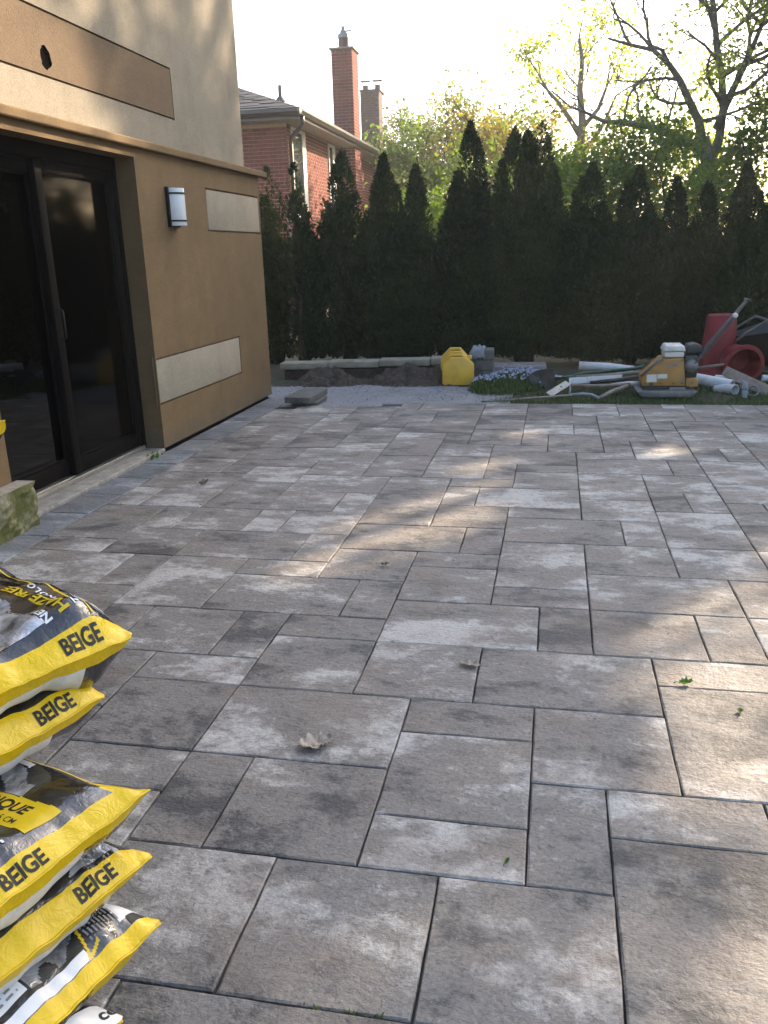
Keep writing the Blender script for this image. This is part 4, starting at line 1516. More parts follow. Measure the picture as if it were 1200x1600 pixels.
# low garden wall with coping slabs
lw = empty('garden_wall', (-2.2, 9.7, 0))
tag(lw, 'low garden edging of pale coping slabs behind the soil heaps', 'garden wall')
xs = [-3.20, -2.62, -2.02, -1.42, -0.92]
rg = random.Random(12)
for i in range(4):
    mb = MB()
    y0 = 9.56 + 0.05 * i
    mb.box((xs[i] + 0.004, y0, 0.115 + 0.012 * i), (xs[i + 1] - 0.004, y0 + 0.26, 0.19 + 0.012 * i), 0, Matrix.Rotation(RAD(4.5), 3, 'Z'))
    mb.build('coping_slab', M['coping'], lw, bevel=0.008)
mb = MB()
mb.box((-3.15, 9.66, -0.1), (-0.95, 9.82, 0.115), 0, Matrix.Rotation(RAD(4.5), 3, 'Z'))
mb.build('wall_base', M['soil'], lw)

# heaps of soil
for k, (x, y, rx, ry, h, lab) in enumerate([(-2.55, 9.30, 0.34, 0.26, 0.15, 'dark soil heap nearest the house in front of the coping slabs'),
                                            (-1.62, 9.38, 0.36, 0.26, 0.19, 'dark soil heap in the middle, against the coping slabs'),
                                            (-1.12, 9.45, 0.42, 0.30, 0.20, 'broad dark soil heap beside the yellow can')]):
    mb = MB()
    n = 34
    vs = []
    for j in range(n + 1):
        for i in range(n + 1):
            u, v = 2 * i / n - 1, 2 * j / n - 1
            d = math.hypot(u, v)
            X, Y = x + rx * u * 1.35, y + ry * v * 1.35
            z = h * max(0, 1 - d) ** 0.75 * (1 + 0.75 * nz(X * 6, Y * 6, k)) + 0.055 * nz(X * 14, Y * 14, k + 2) + 0.035 * abs(nz(X * 34, Y * 34, k + 5))
            z = z - 0.06 * min(1, d * d) + 0.01
            vs.append((X, Y, z))
    mb.add(vs, [(j * (n + 1) + i, j * (n + 1) + i + 1, (j + 1) * (n + 1) + i + 1, (j + 1) * (n + 1) + i) for j in range(n) for i in range(n)])
    for q in range(320):
        a, r = rg.uniform(0, 6.28), rg.random()
        X, Y = x + rx * r * math.cos(a), y + ry * r * math.sin(a)
        s = rg.uniform(0.008, 0.034)
        z = h * max(0, 1 - r) ** 0.8 - 0.04 * r * r
        p4 = [Vector((rg.uniform(-1, 1), rg.uniform(-1, 1), rg.uniform(-1, 1))).normalized() * s for _ in range(6)]
        c = Vector((X, Y, z + s * 0.4))
        mb.add([c + Vector((s, 0, 0)), c + Vector((0, s * .9, 0)), c - Vector((s * 1.1, 0, 0)), c - Vector((0, s, 0)), c + Vector((0, 0, s * .8)), c - Vector((0, 0, s))],
               [(0, 1, 4), (1, 2, 4), (2, 3, 4), (3, 0, 4), (1, 0, 5), (2, 1, 5), (3, 2, 5), (0, 3, 5)])
    o = mb.build('soil_heap', M['soil'], None, fix=False)
    tag(o, lab, 'soil heap', 'soil heaps')

# yellow fuel can
can = empty('fuel_can', (-1.02, 9.15, 0))
tag(can, 'yellow plastic jerry can standing on the crushed stone', 'jerry can')


def can_prof(w, h, c, cb=0.02):
    return [(-w / 2 + cb, 0), (w / 2 - cb, 0), (w / 2, cb), (w / 2, h - c), (w / 2 - c * 1.05, h), (-w / 2 + c * 1.05, h), (-w / 2, h - c), (-w / 2, cb)]


MT = Matrix.Translation((-1.018, 9.09, 0.005)) @ Matrix.Rotation(RAD(6), 4, 'Z')
mb = MB()
mb.prism(can_prof(0.345, 0.305, 0.085), 0.155, 0, MT)
mb.build('can_body', M['yellow_pl'], can, bevel=0.016, segs=3)
for k, (yy, hh, sx) in enumerate(((0.045, 0.335, -0.008), (0.095, 0.36, -0.014), (0.145, 0.392, -0.022))):
    mb = MB()
    w = 0.32 - 0.01 * k
    c = 0.105
    pts = [Vector((-w / 2 + sx, yy, 0.16)), Vector((-w / 2 + sx, yy, hh - c)), Vector((-w / 2 + c * 0.9 + sx, yy, hh - 0.012)), Vector((w / 2 - c * 1.05 + sx, yy, hh - 0.012)), Vector((w / 2 - 0.02 + sx, yy, hh - c - 0.01)), Vector((w / 2 - 0.008, yy, 0.17))]
    mb.tube([MT @ p for p in pts], 0.019, 8)
    mb.build('handle', M['yellow_pl'], can, smooth=True)
mb = MB()
mb.lathe([(0, .0), (0.030, 0), (0.030, 0.03), (0.024, 0.036), (0, 0.036)], 14, 0, MT @ Matrix.Translation((0.12, 0.12, 0.275)))
mb.build('cap', M['yellow_pl'], can)

# stack of grey concrete blocks behind the can
for k, lab in enumerate(('bottom grey block of the stack beside the yellow can', 'middle grey block of the stack beside the yellow can', 'top grey block of the stack beside the yellow can')):
    mb = MB()
    mb.box((-0.91 + 0.008 * k, 9.42, 0.004 + 0.116 * k), (-0.665 - 0.004 * (k % 2), 9.68, 0.118 + 0.116 * k), 0, Matrix.Rotation(RAD(2 * k - 2), 3, 'Z'))
    o = mb.build('concrete_block', M['block'], None, bevel=0.01)
    tag(o, lab, 'block', 'stacked grey blocks')
mb = MB()
n = 16
vs = []
for j in range(n + 1):
    for i in range(n + 1):
        u, v = i / n, j / n
        x = -0.93 + 0.17 * u + 0.02 * nz(u * 5, v * 5, 1)
        y = 9.40 + 0.20 * v
        z = 0.355 + 0.05 * abs(nz(u * 4, v * 4, 2)) + 0.03 * max(0, nz(u * 8, v * 8, 4))
        if v < 0.25:
            z -= (0.25 - v) * 0.45
            y = 9.405
        if u < 0.2:
            z -= (0.2 - u) * 0.3
        vs.append((x, y, z))
mb.add(vs, [(j * (n + 1) + i, j * (n + 1) + i + 1, (j + 1) * (n + 1) + i + 1, (j + 1) * (n + 1) + i) for j in range(n) for i in range(n)])
o = mb.build('rag', M['rag'], None, smooth=True, fix=False)
s_ = o.modifiers.new('thick', 'SOLIDIFY')
s_.thickness = 0.004
tag(o, 'crumpled blue-grey rag on top of the grey block stack', 'rag')

# stone slab half in the flowers
mb = MB()
mb.box((-0.70, 9.75, 0.03), (-0.09, 10.15, 0.125), 0, Matrix.Rotation(RAD(3), 3, 'Z'))
o = mb.build('stone_slab', M['slab'], None, bevel=0.012)
tag(o, 'flat brownish stone slab behind the blue flowers', 'slab')

# forget-me-nots
fl = empty('flower_clump', (-0.3, 9.2, 0))
tag(fl, 'clump of small pale blue flowers over green leaves', 'flowers')
M['petal'] = simple('blue_petals', (0.22, 0.25, 0.34), 0.8, 0.45, 40)
lb, fb = MB(), MB()
rg = random.Random(33)
k = 0
while k < 2300:
    u, v = rg.uniform(-1, 1), rg.uniform(-1, 1)
    if u * u + v * v > 1:
        continue
    x = -0.42 + 0.42 * u + 0.20 * v
    y = 9.12 + 0.62 * v
    z0 = 0.0
    dome = 0.19 * (1 - (u * u + v * v)) ** 0.5 * (0.75 + 0.5 * nz(x * 4, y * 4, 2))
    h = rg.uniform(0.4, 1.0) * dome + 0.02
    blade(lb, (x, y, z0), h, rg.uniform(0.005, 0.010), rg.uniform(0, 6.3), rg.uniform(0.01, 0.06))
    if v > -0.35 and rg.random() < 0.24:
        c = Vector((x + rg.uniform(-.02, .02), y, max(h, dome * 0.8) + 0.02))
        r = rg.uniform(0.008, 0.015)
        a = rg.uniform(0, 3)
        tl = Vector((rg.uniform(-.4, .4), -0.6, 0.7)).normalized()
        e = tl.orthogonal().normalized()
        g2 = tl.cross(e)
        fb.add([c + tl * 0.003] + [c + (e * math.cos(a + q * 1.2566) + g2 * math.sin(a + q * 1.2566)) * r for q in range(5)], [(0, 1, 2), (0, 2, 3), (0, 3, 4), (0, 4, 5), (0, 5, 1)])
    k += 1
lo_ = lb.build('leaves', M['grass'], fl, fix=False)
stuff(lo_)
fo = fb.build('blossoms', M['petal'], fl, fix=False)
stuff(fo)


def rod(name, label, cat, parts, group=None):
    """a long thing made of consecutive coloured lengths: (part name, material, points, radii, sides)"""
    t = empty(name, parts[0][2][0])
    t.location.z = 0
    tag(t, label, cat, group)
    for (pn, m, pts, r, n) in parts:
        mb = MB()
        mb.tube(pts, r, n)
        mb.build(pn, M[m], t, smooth=True if n > 4 else False)
    return t


A = lambda px, py, Y: at(px, py, Y=Y)
# shovel lying on its edge
t = empty('shovel', A(850, 606, 8.95))
t.location.z = 0
tag(t, 'round-nosed shovel with a worn grey blade and dark shaft beside the flowers', 'shovel')
mb = MB()
prof = [(867, 576.5), (866, 608), (850, 608.5), (838, 605), (829, 598), (826.5, 591), (829, 584), (838, 579), (852, 576.5)]
front = [A(px, py, 8.93 + 0.02 * math.sin((px - 826) / 12.0)) for px, py in prof]
cen = sum(front, Vector()) / len(front) + Vector((0, 0.05, 0))
n = len(front)
mb.add(front + [cen] + [p + Vector((0, 0.005, 0)) for p in front] + [cen + Vector((0, 0.005, 0))],
       [(i, (i + 1) % n, n) for i in range(n)] + [((i + 1) % n + n + 1, i + n + 1, 2 * n + 1) for i in range(n)] + [(i, i + n + 1, (i + 1) % n + n + 1, (i + 1) % n) for i in range(n)])
mb.build('blade', M['iron'], t, smooth=False)
mb = MB()
mb.tube([A(864, 592, 8.96), A(875, 591, 8.96), A(886, 589, 8.97)], [0.016, 0.020, 0.018], 8)
mb.build('socket', M['engine'], t, smooth=True)
mb = MB()
mb.tube([A(884, 589.5, 8.97), A(905, 584, 8.99), A(925, 582, 9.02), A(990, 576, 9.12), A(1008, 571, 9.16)], 0.017, 8)
mb.build('shaft', M['green_fib'], t, smooth=True)
mb = MB()
mb.tube([A(866, 588, 8.955), A(880, 588.4, 8.955)], 0.008, 6)
mb.build('ferrule', M['pvc'], t, smooth=True)

rod('rake_pole', 'long tan wooden tool pole lying over the other poles', 'tool handle', [('pole', 'wood', [A(898, 588.5, 8.90), A(950, 586, 8.95), A(1004, 580.5, 9.0)], 0.015, 8), ('grip', 'green_fib', [A(878, 590, 8.88), A(899, 588.4, 8.90)], 0.017, 8)])
rod('black_pole', 'black metal tool pole resting against the yellow machine', 'tool handle', [('pole', 'engine', [A(922, 598, 8.78), A(960, 594, 8.80), A(1003, 587.5, 8.84)], 0.018, 8)])
rod('grey_pole', 'grey wooden pole lying in front of the white board', 'tool handle', [('pole', 'wood', [A(893, 602, 8.70), A(940, 603, 8.68), A(985, 600, 8.66)], 0.017, 8)])
rod('white_pipe', 'thick white plastic pipe lying behind the tool poles', 'pipe', [('pipe', 'pvc', [A(905, 572, 9.45), A(950, 573.5, 9.42), A(990, 577.5, 9.38)], [0.052, 0.046, 0.040], 12)], 'white plastic pipes')
rod('white_pipe', 'short white plastic pipe ending under the yellow machine', 'pipe', [('pipe', 'pvc', [A(955, 602, 8.72), A(980, 600, 8.74), A(1004, 600, 8.76)], [0.02, 0.026, 0.028], 12)], 'white plastic pipes')
rod('green_rod', 'long thin green rod lying along the patio edge', 'rod', [('rod_end', 'green_fib', [A(752, 628.5, 8.15), A(766, 627.6, 8.16)], 0.014, 8), ('rod_body', 'wood', [A(766, 627.6, 8.16), A(830, 622, 8.27), A(893, 617.2, 8.38)], 0.010, 8)])
rod('hose', 'bent grey-green garden hose end in the grass', 'hose', [('hose_end', 'grey_pl', [A(892, 617, 8.40), A(910, 615.5, 8.42), A(925, 617, 8.40), A(935, 622, 8.30)], 0.016, 8)])
rod('brown_pole', 'short brown pole slanting out of the grass', 'tool handle', [('pole', 'wood', [A(936, 622, 8.34), A(955, 612, 8.48), A(980, 603.5, 8.62)], [0.018, 0.020, 0.024], 8)])
# white board and the slanted float
mb = MB()
p0, p1 = A(889, 595.5, 8.80), A(972, 590.5, 8.92)
dv = (p1 - p0)
up = Vector((0, 0.25, 1)).normalized() * 0.032
th = Vector((0, 0.018, 0))
mb.add([p0 - up, p1 - up, p1 + up, p0 + up, p0 - up + th, p1 - up + th, p1 + up + th, p0 + up + th], [(0, 1, 2, 3), (7, 6, 5, 4), (0, 4, 5, 1), (1, 5, 6, 2), (2, 6, 7, 3), (3, 7, 4, 0)])
o = mb.build('white_board', M['pvc'], None, bevel=0.003)
tag(o, 'long white board lying among the tool poles', 'board')
t = empty('wood_float', A(857, 618, 8.35))
t.location.z = 0
tag(t, 'pale wooden float leaning with a small hole, in front of the shovel', 'float')
mb = MB()
p0, p1 = A(858, 616, 8.42), A(888, 597.5, 8.72)
dv = (p1 - p0).normalized()
sd_ = dv.cross(Vector((0, -0.8, 0.6))).normalized() * 0.036
nr = dv.cross(sd_).normalized() * 0.012
mb.add([p0 - sd_, p1 - sd_, p1 + sd_, p0 + sd_, p0 - sd_ + nr, p1 - sd_ + nr, p1 + sd_ + nr, p0 + sd_ + nr], [(0, 1, 2, 3), (7, 6, 5, 4), (0, 4, 5, 1), (1, 5, 6, 2), (2, 6, 7, 3), (3, 7, 4, 0)])
fo_ = mb.build('float_board', M['palewood'], t, bevel=0.003)
mb = MB()
mb.tube([p0.lerp(p1, .62) - nr * 0.3, p0.lerp(p1, .62) + nr * 1.3], 0.012, 10)
mb.build('bolt', M['engine'], t)  # dark plug standing in for the small hole in the board
mb = MB()
mb.tube([A(890, 597, 8.73), A(891, 608, 8.72), A(889.5, 618, 8.70)], 0.010, 6)
mb.build('bracket', M['pvc'], t, smooth=True)

# plate compactor
pc = empty('plate_compactor', (1.1, 8.5, 0))
tag(pc, 'yellow plate compactor with white fuel tank at the patio edge', 'compactor')
YC = 8.42


def px_prism(mb, pts, Y, d):
    P0 = [A(px, py, Y) for px, py in pts]
    n = len(P0)
    P1 = [p + Vector((0, d, 0)) for p in P0]
    mb.add(P0 + P1, [tuple(range(n)), tuple(range(2 * n - 1, n - 1, -1))] + [(i, i + n, (i + 1) % n + n, (i + 1) % n) for i in range(n)])


mb = MB()
px_prism(mb, [(1004, 621.5), (1082, 621), (1090, 612), (1087, 610.5), (998, 611.5), (995, 612.5)], YC - 0.06, 0.42)
mb.build('base_plate', M['castalu'], pc, bevel=0.006)
mb = MB()
px_prism(mb, [(1004, 611), (1078, 610.5), (1078, 602), (1004, 602.5)], YC + 0.04, 0.26)
mb.build('exciter', M['engine'], pc, bevel=0.01)
mb = MB()
px_prism(mb, [(1044, 611), (1073, 611), (1071, 604.5), (1046, 604.5)], YC + 0.01, 0.06)
mb.build('exciter_cover', M['castalu'], pc, bevel=0.006)
mb = MB()
px_prism(mb, [(1003, 603), (1003, 590), (1035, 561.5), (1068.5, 559.5), (1070.5, 592), (1071.5, 603.5)], YC, 0.34)
mb.build('shroud', M['machine'], pc, bevel=0.008)
mb = MB()
px_prism(mb, [(1072, 604.5), (1072, 592), (1090.5, 591.5), (1090.5, 604.5)], YC - 0.012, 0.36)
mb.build('rear_frame', M['machine'], pc, bevel=0.006)
for pts in ([(1010.5, 597), (1010.5, 585.5), (1026, 585), (1026, 597)], [(1027, 591.5), (1027, 585), (1042.5, 584.5), (1042.5, 591.2)]):
    mb = MB()
    px_prism(mb, pts, YC - 0.003, 0.004)
    mb.build('label_plate', M['tankwhite'], pc)
mb = MB()
px_prism(mb, [(1042, 572.5), (1042, 569), (1062, 568.5), (1062, 572)], YC - 0.002, 0.003)
mb.build('badge', M['wood'], pc)
mb = MB()
mb.tube([A(1017.5, 601, YC - 0.004), A(1017.5, 601, YC + 0.006)], 0.022, 12)
mb.build('bolt', M['engine'], pc)
mb = MB()
px_prism(mb, [(1038, 559), (1069, 558.5), (1069, 549.5), (1038, 549.5)], YC + 0.03, 0.25)
px_prism(mb, [(1035.8, 549.4), (1072, 549.4), (1069.5, 540), (1041, 540)], YC + 0.015, 0.28)
mb.build('fuel_tank', M['tankwhite'], pc, bevel=0.012, segs=3)
mb = MB()
c = A(1055, 539.8, YC + 0.15)
mb.lathe([(0.034, -0.004), (0.034, 0.014), (0.026, 0.020), (0, 0.020)], 14, 0, Matrix.Translation(c))
mb.build('tank_cap', M['tankwhite'], pc)
mb = MB()
px_prism(mb, [(1073, 553), (1098, 552), (1097, 540), (1087, 537), (1075, 539)], YC + 0.06, 0.20)
mb.build('air_filter', M['engine'], pc, bevel=0.012)
mb = MB()
px_prism(mb, [(1070.5, 590), (1088, 590), (1092, 570), (1090, 555), (1070.5, 556)], YC + 0.05, 0.24)
px_prism(mb, [(1074, 584), (1084, 584), (1086, 566), (1075, 567)], YC + 0.03, 0.03)
mb.build('motor', M['engine'], pc, bevel=0.01)
mb = MB()
mb.tube([A(1001, 588, YC - 0.012), A(1030, 562, YC - 0.012), A(1036, 560.5, YC)], 0.013, 8)
mb.build('guard_bar', M['castalu'], pc, smooth=True)
for dy in (0.08, 0.14):
    mb = MB()
    mb.tube([A(1071, 590, YC) + Vector((0, dy, 0)), A(1098, 556, YC + 0.0) + Vector((0, dy, 0)), A(1134, 514, YC) + Vector((0, dy * 0.8 + 0.03, 0)), A(1172, 469.5, YC) + Vector((0, dy * 0.8 + 0.03, 0))], [0.020, 0.018, 0.015, 0.011], 8)
    mb.build('handle_bar', M['iron'], pc, smooth=True)
mb = MB()
mb.tube([A(1172, 469.5, YC) + Vector((0, 0.02, 0)), A(1172, 469.5, YC) + Vector((0, 0.22, 0))], 0.013, 8)
mb.build('cross_grip', M['iron'], pc, smooth=True)
mb = MB()
c = A(1149, 493, YC)
mb.lathe([(0.012, -0.022), (0.022, -0.014), (0.025, 0.0), (0.022, 0.014), (0.012, 0.022)], 10, 0, Matrix.Translation(c + Vector((0, 0.0, 0))) @ Matrix.Rotation(RAD(45), 4, 'Y'))
mb.build('throttle', M['tankwhite'], pc)
mb = MB()
mb.tube([A(1077, 577, YC + .1), A(1130, 569.5, YC + 0.3)], 0.014, 8)
mb.build('brace', M['iron'], pc, smooth=True)

mb = MB()
mb.tube([A(1075, 575, YC + .02), A(1088, 566, YC + .0), A(1110, 545, YC + .05), A(1135, 515, YC + .06), A(1149, 494, YC + .07)], 0.006, 6)
mb.build('throttle_cable', M['engine'], pc, smooth=True)
mb = MB()
mb.lathe([(0.0, -0.02), (0.055, -0.018), (0.062, 0.0), (0.062, 0.03)], 16, 0, Matrix.Translation(A(1080, 572, YC + 0.02)) @ Matrix.Rotation(RAD(-90), 4, 'X'))
mb.build('recoil_starter', M['castalu'], pc, smooth=True)
for (bx, by) in ((1008, 599), (1032, 599), (1052, 599), (1066, 599), (1066, 563), (1081, 598)):
    mb = MB()
    c_ = A(bx, by, YC - 0.012)
    mb.tube([c_, c_ + Vector((0, 0.014, 0))], 0.008, 6)
    mb.build('bolt', M['iron'], pc)
# red planter upside down and red tub on its side
c = A(1119, 590, 9.75)
mb = MB()
mb.lathe([(0.0, 0.66), (0.135, 0.66), (0.15, 0.645), (0.165, 0.45), (0.19, 0.18), (0.21, 0.03), (0.222, 0.02), (0.222, -0.02)], 32, 0, Matrix.Translation((c.x, 9.75, 0.02)))
o = mb.build('red_planter', M['red_pl'], None, smooth=True)
o.modifiers.new('es', 'EDGE_SPLIT').split_angle = RAD(50)
tag(o, 'tall tapered red plastic planter standing upside down', 'planter')
c = A(1160, 590, 9.32)
Mx = Matrix.Translation((c.x, 9.30, 0.195)) @ Matrix.Scale(0.9, 4) @ Matrix.Rotation(RAD(10), 4, 'Z') @ Matrix.Rotation(RAD(97), 4, 'X')
mb = MB()
mb.lathe([(0.185, 0.008), (0.230, 0.004), (0.232, -0.014), (0.205, -0.03), (0.17, -0.30), (0.0, -0.31), (0, -0.295), (0.16, -0.285), (0.185, -0.02), (0.185, 0.008)], 36, 0, Mx)
o = mb.build('red_tub', M['red_pl'], None, smooth=True)
o.modifiers.new('es', 'EDGE_SPLIT').split_angle = RAD(40)
tag(o, 'round red plastic tub lying on its side with open mouth', 'tub')


def hollow(name, label, p0, p1, r, m, group=None, n=20, wall_=0.006):
    d = (p1 - p0)
    L = d.length
    q = d.to_track_quat('Z', 'Y').to_matrix().to_4x4()
    mb = MB()
    mb.lathe([(r - wall_, 0.002), (r, 0), (r, L), (r - wall_, L), (r - wall_, 0.002)], n, 0, Matrix.Translation(p0) @ q)
    o = mb.build(name, M[m], None, smooth=(n > 8))
    o.modifiers.new('es', 'EDGE_SPLIT').split_angle = RAD(40)
    tag(o, label, 'pipe', group)
    return o


hollow('drain_pipe', 'wide white drain pipe with open end in front of the red tub', A(1078, 590, 9.05), A(1144, 602.5, 8.78), 0.058, 'pvc', 'white plastic pipes')
hollow('drain_pipe', 'white pipe lying behind the wide open-ended drain pipe', A(1118, 592, 9.10), A(1156, 593.5, 9.00), 0.042, 'pvc', 'white plastic pipes')
hollow('drain_pipe', 'short white pipe stub under the wide drain pipe', A(1120, 607, 8.85), A(1149, 609, 8.66), 0.050, 'pvc', 'white plastic pipes')
hollow('pipe_collar', 'short dark-mouthed grey pipe collar on the grass by the plank', A(1177, 611.5, 8.66), A(1177, 610, 8.58), 0.058, 'grey_pl', None, 8, 0.010)
hollow('drain_pipe', 'white pipe end beyond the red tub', A(1191, 591, 9.2), A(1215, 591, 9.2), 0.035, 'pvc', 'white plastic pipes')
t = empty('pipe_fitting', A(1163, 622, 8.36))
t.location.z = 0
tag(t, 'grey plastic downpipe fitting standing upright on the grass', 'pipe fitting')
mb = MB()
px_prism(mb, [(1159.5, 622), (1167.5, 622), (1168, 609), (1159, 609)], 8.36, 0.055)
mb.build('outlet', M['grey_pl'], t, bevel=0.005)
mb = MB()
px_prism(mb, [(1158, 609), (1169.5, 609), (1168.5, 598), (1164, 595), (1160, 597)], 8.35, 0.075)
mb.build('elbow', M['grey_pl'], t, bevel=0.008)
# weathered plank
mb = MB()
p0, p1 = A(1134, 577, 9.02), A(1216, 620, 8.62)
dv = (p1 - p0).normalized()
sd_ = Vector((0, 0.5, 0.86)).cross(dv).normalized()
u2 = dv.cross(sd_).normalized() * 0.062
sd2 = sd_ * 0.018
if u2.z < 0:
    u2 = -u2
mb.add([p0 - u2 - sd2, p1 - u2 - sd2, p1 + u2 - sd2, p0 + u2 * .5 - sd2, p0 - u2 + sd2, p1 - u2 + sd2, p1 + u2 + sd2, p0 + u2 * .5 + sd2], [(0, 1, 2, 3), (7, 6, 5, 4), (0, 4, 5, 1), (1, 5, 6, 2), (2, 6, 7, 3), (3, 7, 4, 0)])
o = mb.build('plank', M['wood'], None, bevel=0.003)
tag(o, 'weathered wooden plank leaning across the red tub', 'plank')
# wheelbarrow
wb = empty('wheelbarrow', (2.7, 9.7, 0))
tag(wb, 'wheelbarrow with a dark tub and grey handles at the hedge', 'wheelbarrow')
M['darktub'] = simple('dark_green_tub', (0.016, 0.020, 0.020), 0.6, 0.2, 8)
mb = MB()
rings = [(0.20, 0.0), (0.30, 0.05), (0.40, 0.25), (0.46, 0.42), (0.48, 0.43), (0.45, 0.40), (0.38, 0.24), (0.28, 0.07), (0.0, 0.04)]
Mw = Matrix.Translation((2.62, 9.85, 0.18)) @ Matrix.Rotation(RAD(-14), 4, 'Y') @ Matrix.Scale(1.35, 4, Vector((1, 0, 0)))
mb.lathe([(0.0, 0.0)] + rings, 28, 0, Mw)
mb.build('barrow_tub', M['darktub'], wb, smooth=True)
for yy in (9.52, 10.1):
    mb = MB()
    mb.tube([A(1151, 533, 9.5) + Vector((0, yy - 9.5, 0)), A(1165, 522, 9.5) + Vector((0, yy - 9.5, 0)), A(1200, 501, 9.5) + Vector((0, yy - 9.5, 0)), Vector((3.35, yy, 0.20))], 0.017, 8)
    mb.build('handle', M['iron'], wb, smooth=True)
    mb = MB()
    mb.tube([Vector((2.35, yy, 0.28)), Vector((2.25, yy, 0.02)), Vector((2.45, yy, 0.012))], 0.014, 8)
    mb.build('leg', M['castalu'], wb, smooth=True)
mb = MB()
mb.lathe([(0.06, -0.03), (0.15, -0.045), (0.19, -0.03), (0.20, 0), (0.19, 0.03), (0.15, 0.045), (0.06, 0.03)], 24, 0, Matrix.Translation((3.40, 9.82, 0.20)) @ Matrix.Rotation(RAD(90), 4, 'X'))
mb.build('wheel', M['engine'], wb, smooth=True)

# ------------------------------------------------------------------ small leaves and weeds on the pavers
M['dryleaf'] = simple('dry_leaf', (0.33, 0.28, 0.22), 0.8, 0.35, 60)
M['freshleaf'] = leaf_mat('fresh_leaf', [(0.05, 0.12, 0.02), (0.08, 0.17, 0.03)], 0.3, 0.5, 20)


def fallen_leaf(name, label, x, y, L, W, lobes, curl, rot, mat, seed, lift=0.004):
    rg = random.Random(seed)
    n, m = 22, 4
    vs = []
    for i in range(n + 1):
        t = i / n
        prof = math.sin(math.pi * min(1, t * 0.97 + 0.015)) ** 0.6 * (1 - lobes + lobes * abs(math.sin(t * math.pi * 3.6)) ** 0.7)
        for j in range(-m, m + 1):
            s = j / m
            lx = (t - 0.5) * L
            ly = s * prof * W / 2
            lz = lift + curl * (abs(s) ** 1.5) * prof * rg.uniform(0.7, 1.2) + curl * 0.7 * abs(t - 0.5) ** 2 * 3 + 0.15 * curl * rg.uniform(-1, 1) + curl * 0.5 * (1 + math.sin(t * 17 + s * 3)) * 0.3
            vs.append((lx * math.cos(rot) - ly * math.sin(rot) + x, lx * math.sin(rot) + ly * math.cos(rot) + y, lz))
    w = 2 * m + 1
    mb = MB()
    mb.add(vs, [(i * w + j, i * w + j + 1, (i + 1) * w + j + 1, (i + 1) * w + j) for i in range(n) for j in range(w - 1)])
    p0 = Vector(vs[m])
    d = Vector((-math.cos(rot), -math.sin(rot), 0))
    mb.tube([p0 + d * 0.0, p0 + d * L * 0.2 + Vector((0, 0, 0.004)), p0 + d * L * 0.4], 0.0014, 4)
    o = mb.build(name, M[mat], None, smooth=True, fix=False)
    tag(o, label, 'leaf')
    return o


g_ = at(494, 1166, Z=0)
fallen_leaf('dry_leaf', 'large curled dry grey-brown leaf on a big paver', g_.x, g_.y, 0.10, 0.085, 0.32, 0.019, 0.5, 'dryleaf', 3)
g_ = at(735, 1041, Z=0)
fallen_leaf('dry_leaf', 'narrow curled dry leaf lying across a paver joint', g_.x, g_.y, 0.085, 0.042, 0.3, 0.011, -0.35, 'dryleaf', 4)
g_ = at(601, 884, Z=0)
fallen_leaf('dry_leaf', 'small dark dry leaf crumb on a plain paver', g_.x, g_.y, 0.045, 0.025, 0.3, 0.012, 0.2, 'wood', 5)
g_ = at(318, 758, Z=0)
fallen_leaf('dry_leaf', 'dark crumpled dry leaf near the door sill', g_.x, g_.y, 0.07, 0.05, 0.3, 0.03, 0.9, 'wood', 6)
g_ = at(1071, 1070, Z=0)
fallen_leaf('green_leaf', 'fresh green leaf sprig on the paver joint', g_.x, g_.y, 0.05, 0.035, 0.5, 0.014, 0.4, 'freshleaf', 7)
g_ = at(1156, 1114, Z=0)
fallen_leaf('green_leaf', 'tiny dark green leaf bit beyond the sprig', g_.x, g_.y, 0.022, 0.02, 0.3, 0.008, 1.4, 'freshleaf', 8)
g_ = at(792, 1350, Z=0)
fallen_leaf('green_leaf', 'tiny green leaf curl on the narrow paver', g_.x, g_.y, 0.022, 0.010, 0.3, 0.008, 1.2, 'freshleaf', 9)
# weed at the sill and moss in a joint
mb = MB()
rg = random.Random(14)
for k in range(46):
    blade(mb, (-2.905 + rg.uniform(-0.03, 0.05), 5.60 + rg.uniform(-0.1, 0.1), 0.0), rg.uniform(0.015, 0.045), 0.007, rg.uniform(0, 6.3), rg.uniform(0.01, 0.05))
o = mb.build('weed', M['freshleaf'], None, fix=False)
tag(o, 'small green weed growing at the corner of the door sill', 'weed')
mb = MB()
for k in range(60):
    g_ = at(rg.uniform(395, 450), 0, Y=1)
    xx = rg.uniform(-0.44, -0.28)
    blade(mb, (xx, 1.215 + rg.uniform(-0.006, 0.006), -0.008), rg.uniform(0.004, 0.012), 0.003, rg.uniform(0, 6.3), rg.uniform(0.002, 0.014))
o = mb.build('moss_tuft', M['grass'], None, fix=False)
tag(o, 'dark moss tuft in the paver joint', 'moss')
# twigs and crumbs gathered in the joints
mb = MB()
for k in range(420):
    i, j = rg.randint(-13, 9), rg.randint(-1, 33)
    if rg.random() < 0.5:
        x, y = GX + i * GM + rg.gauss(0, 0.006), GY + j * GM + rg.uniform(0, GM)
    else:
        x, y = GX + i * GM + rg.uniform(0, GM), GY + j * GM + rg.gauss(0, 0.006)
    a_ = rg.uniform(0, 6.28)
    L_ = rg.uniform(0.003, 0.014)
    d_ = Vector((math.cos(a_), math.sin(a_), 0)) * L_
    c_ = Vector((x, y, 0.0025))
    mb.tube([c_, c_ + d_ + Vector((0, 0, rg.uniform(0, 0.003)))], rg.uniform(0.0007, 0.002), 3)
o = mb.build('crumbs', M['wood'], None, fix=False)
stuff(o)
o['label'] = 'brown crumbs and twig bits along the paver joints'
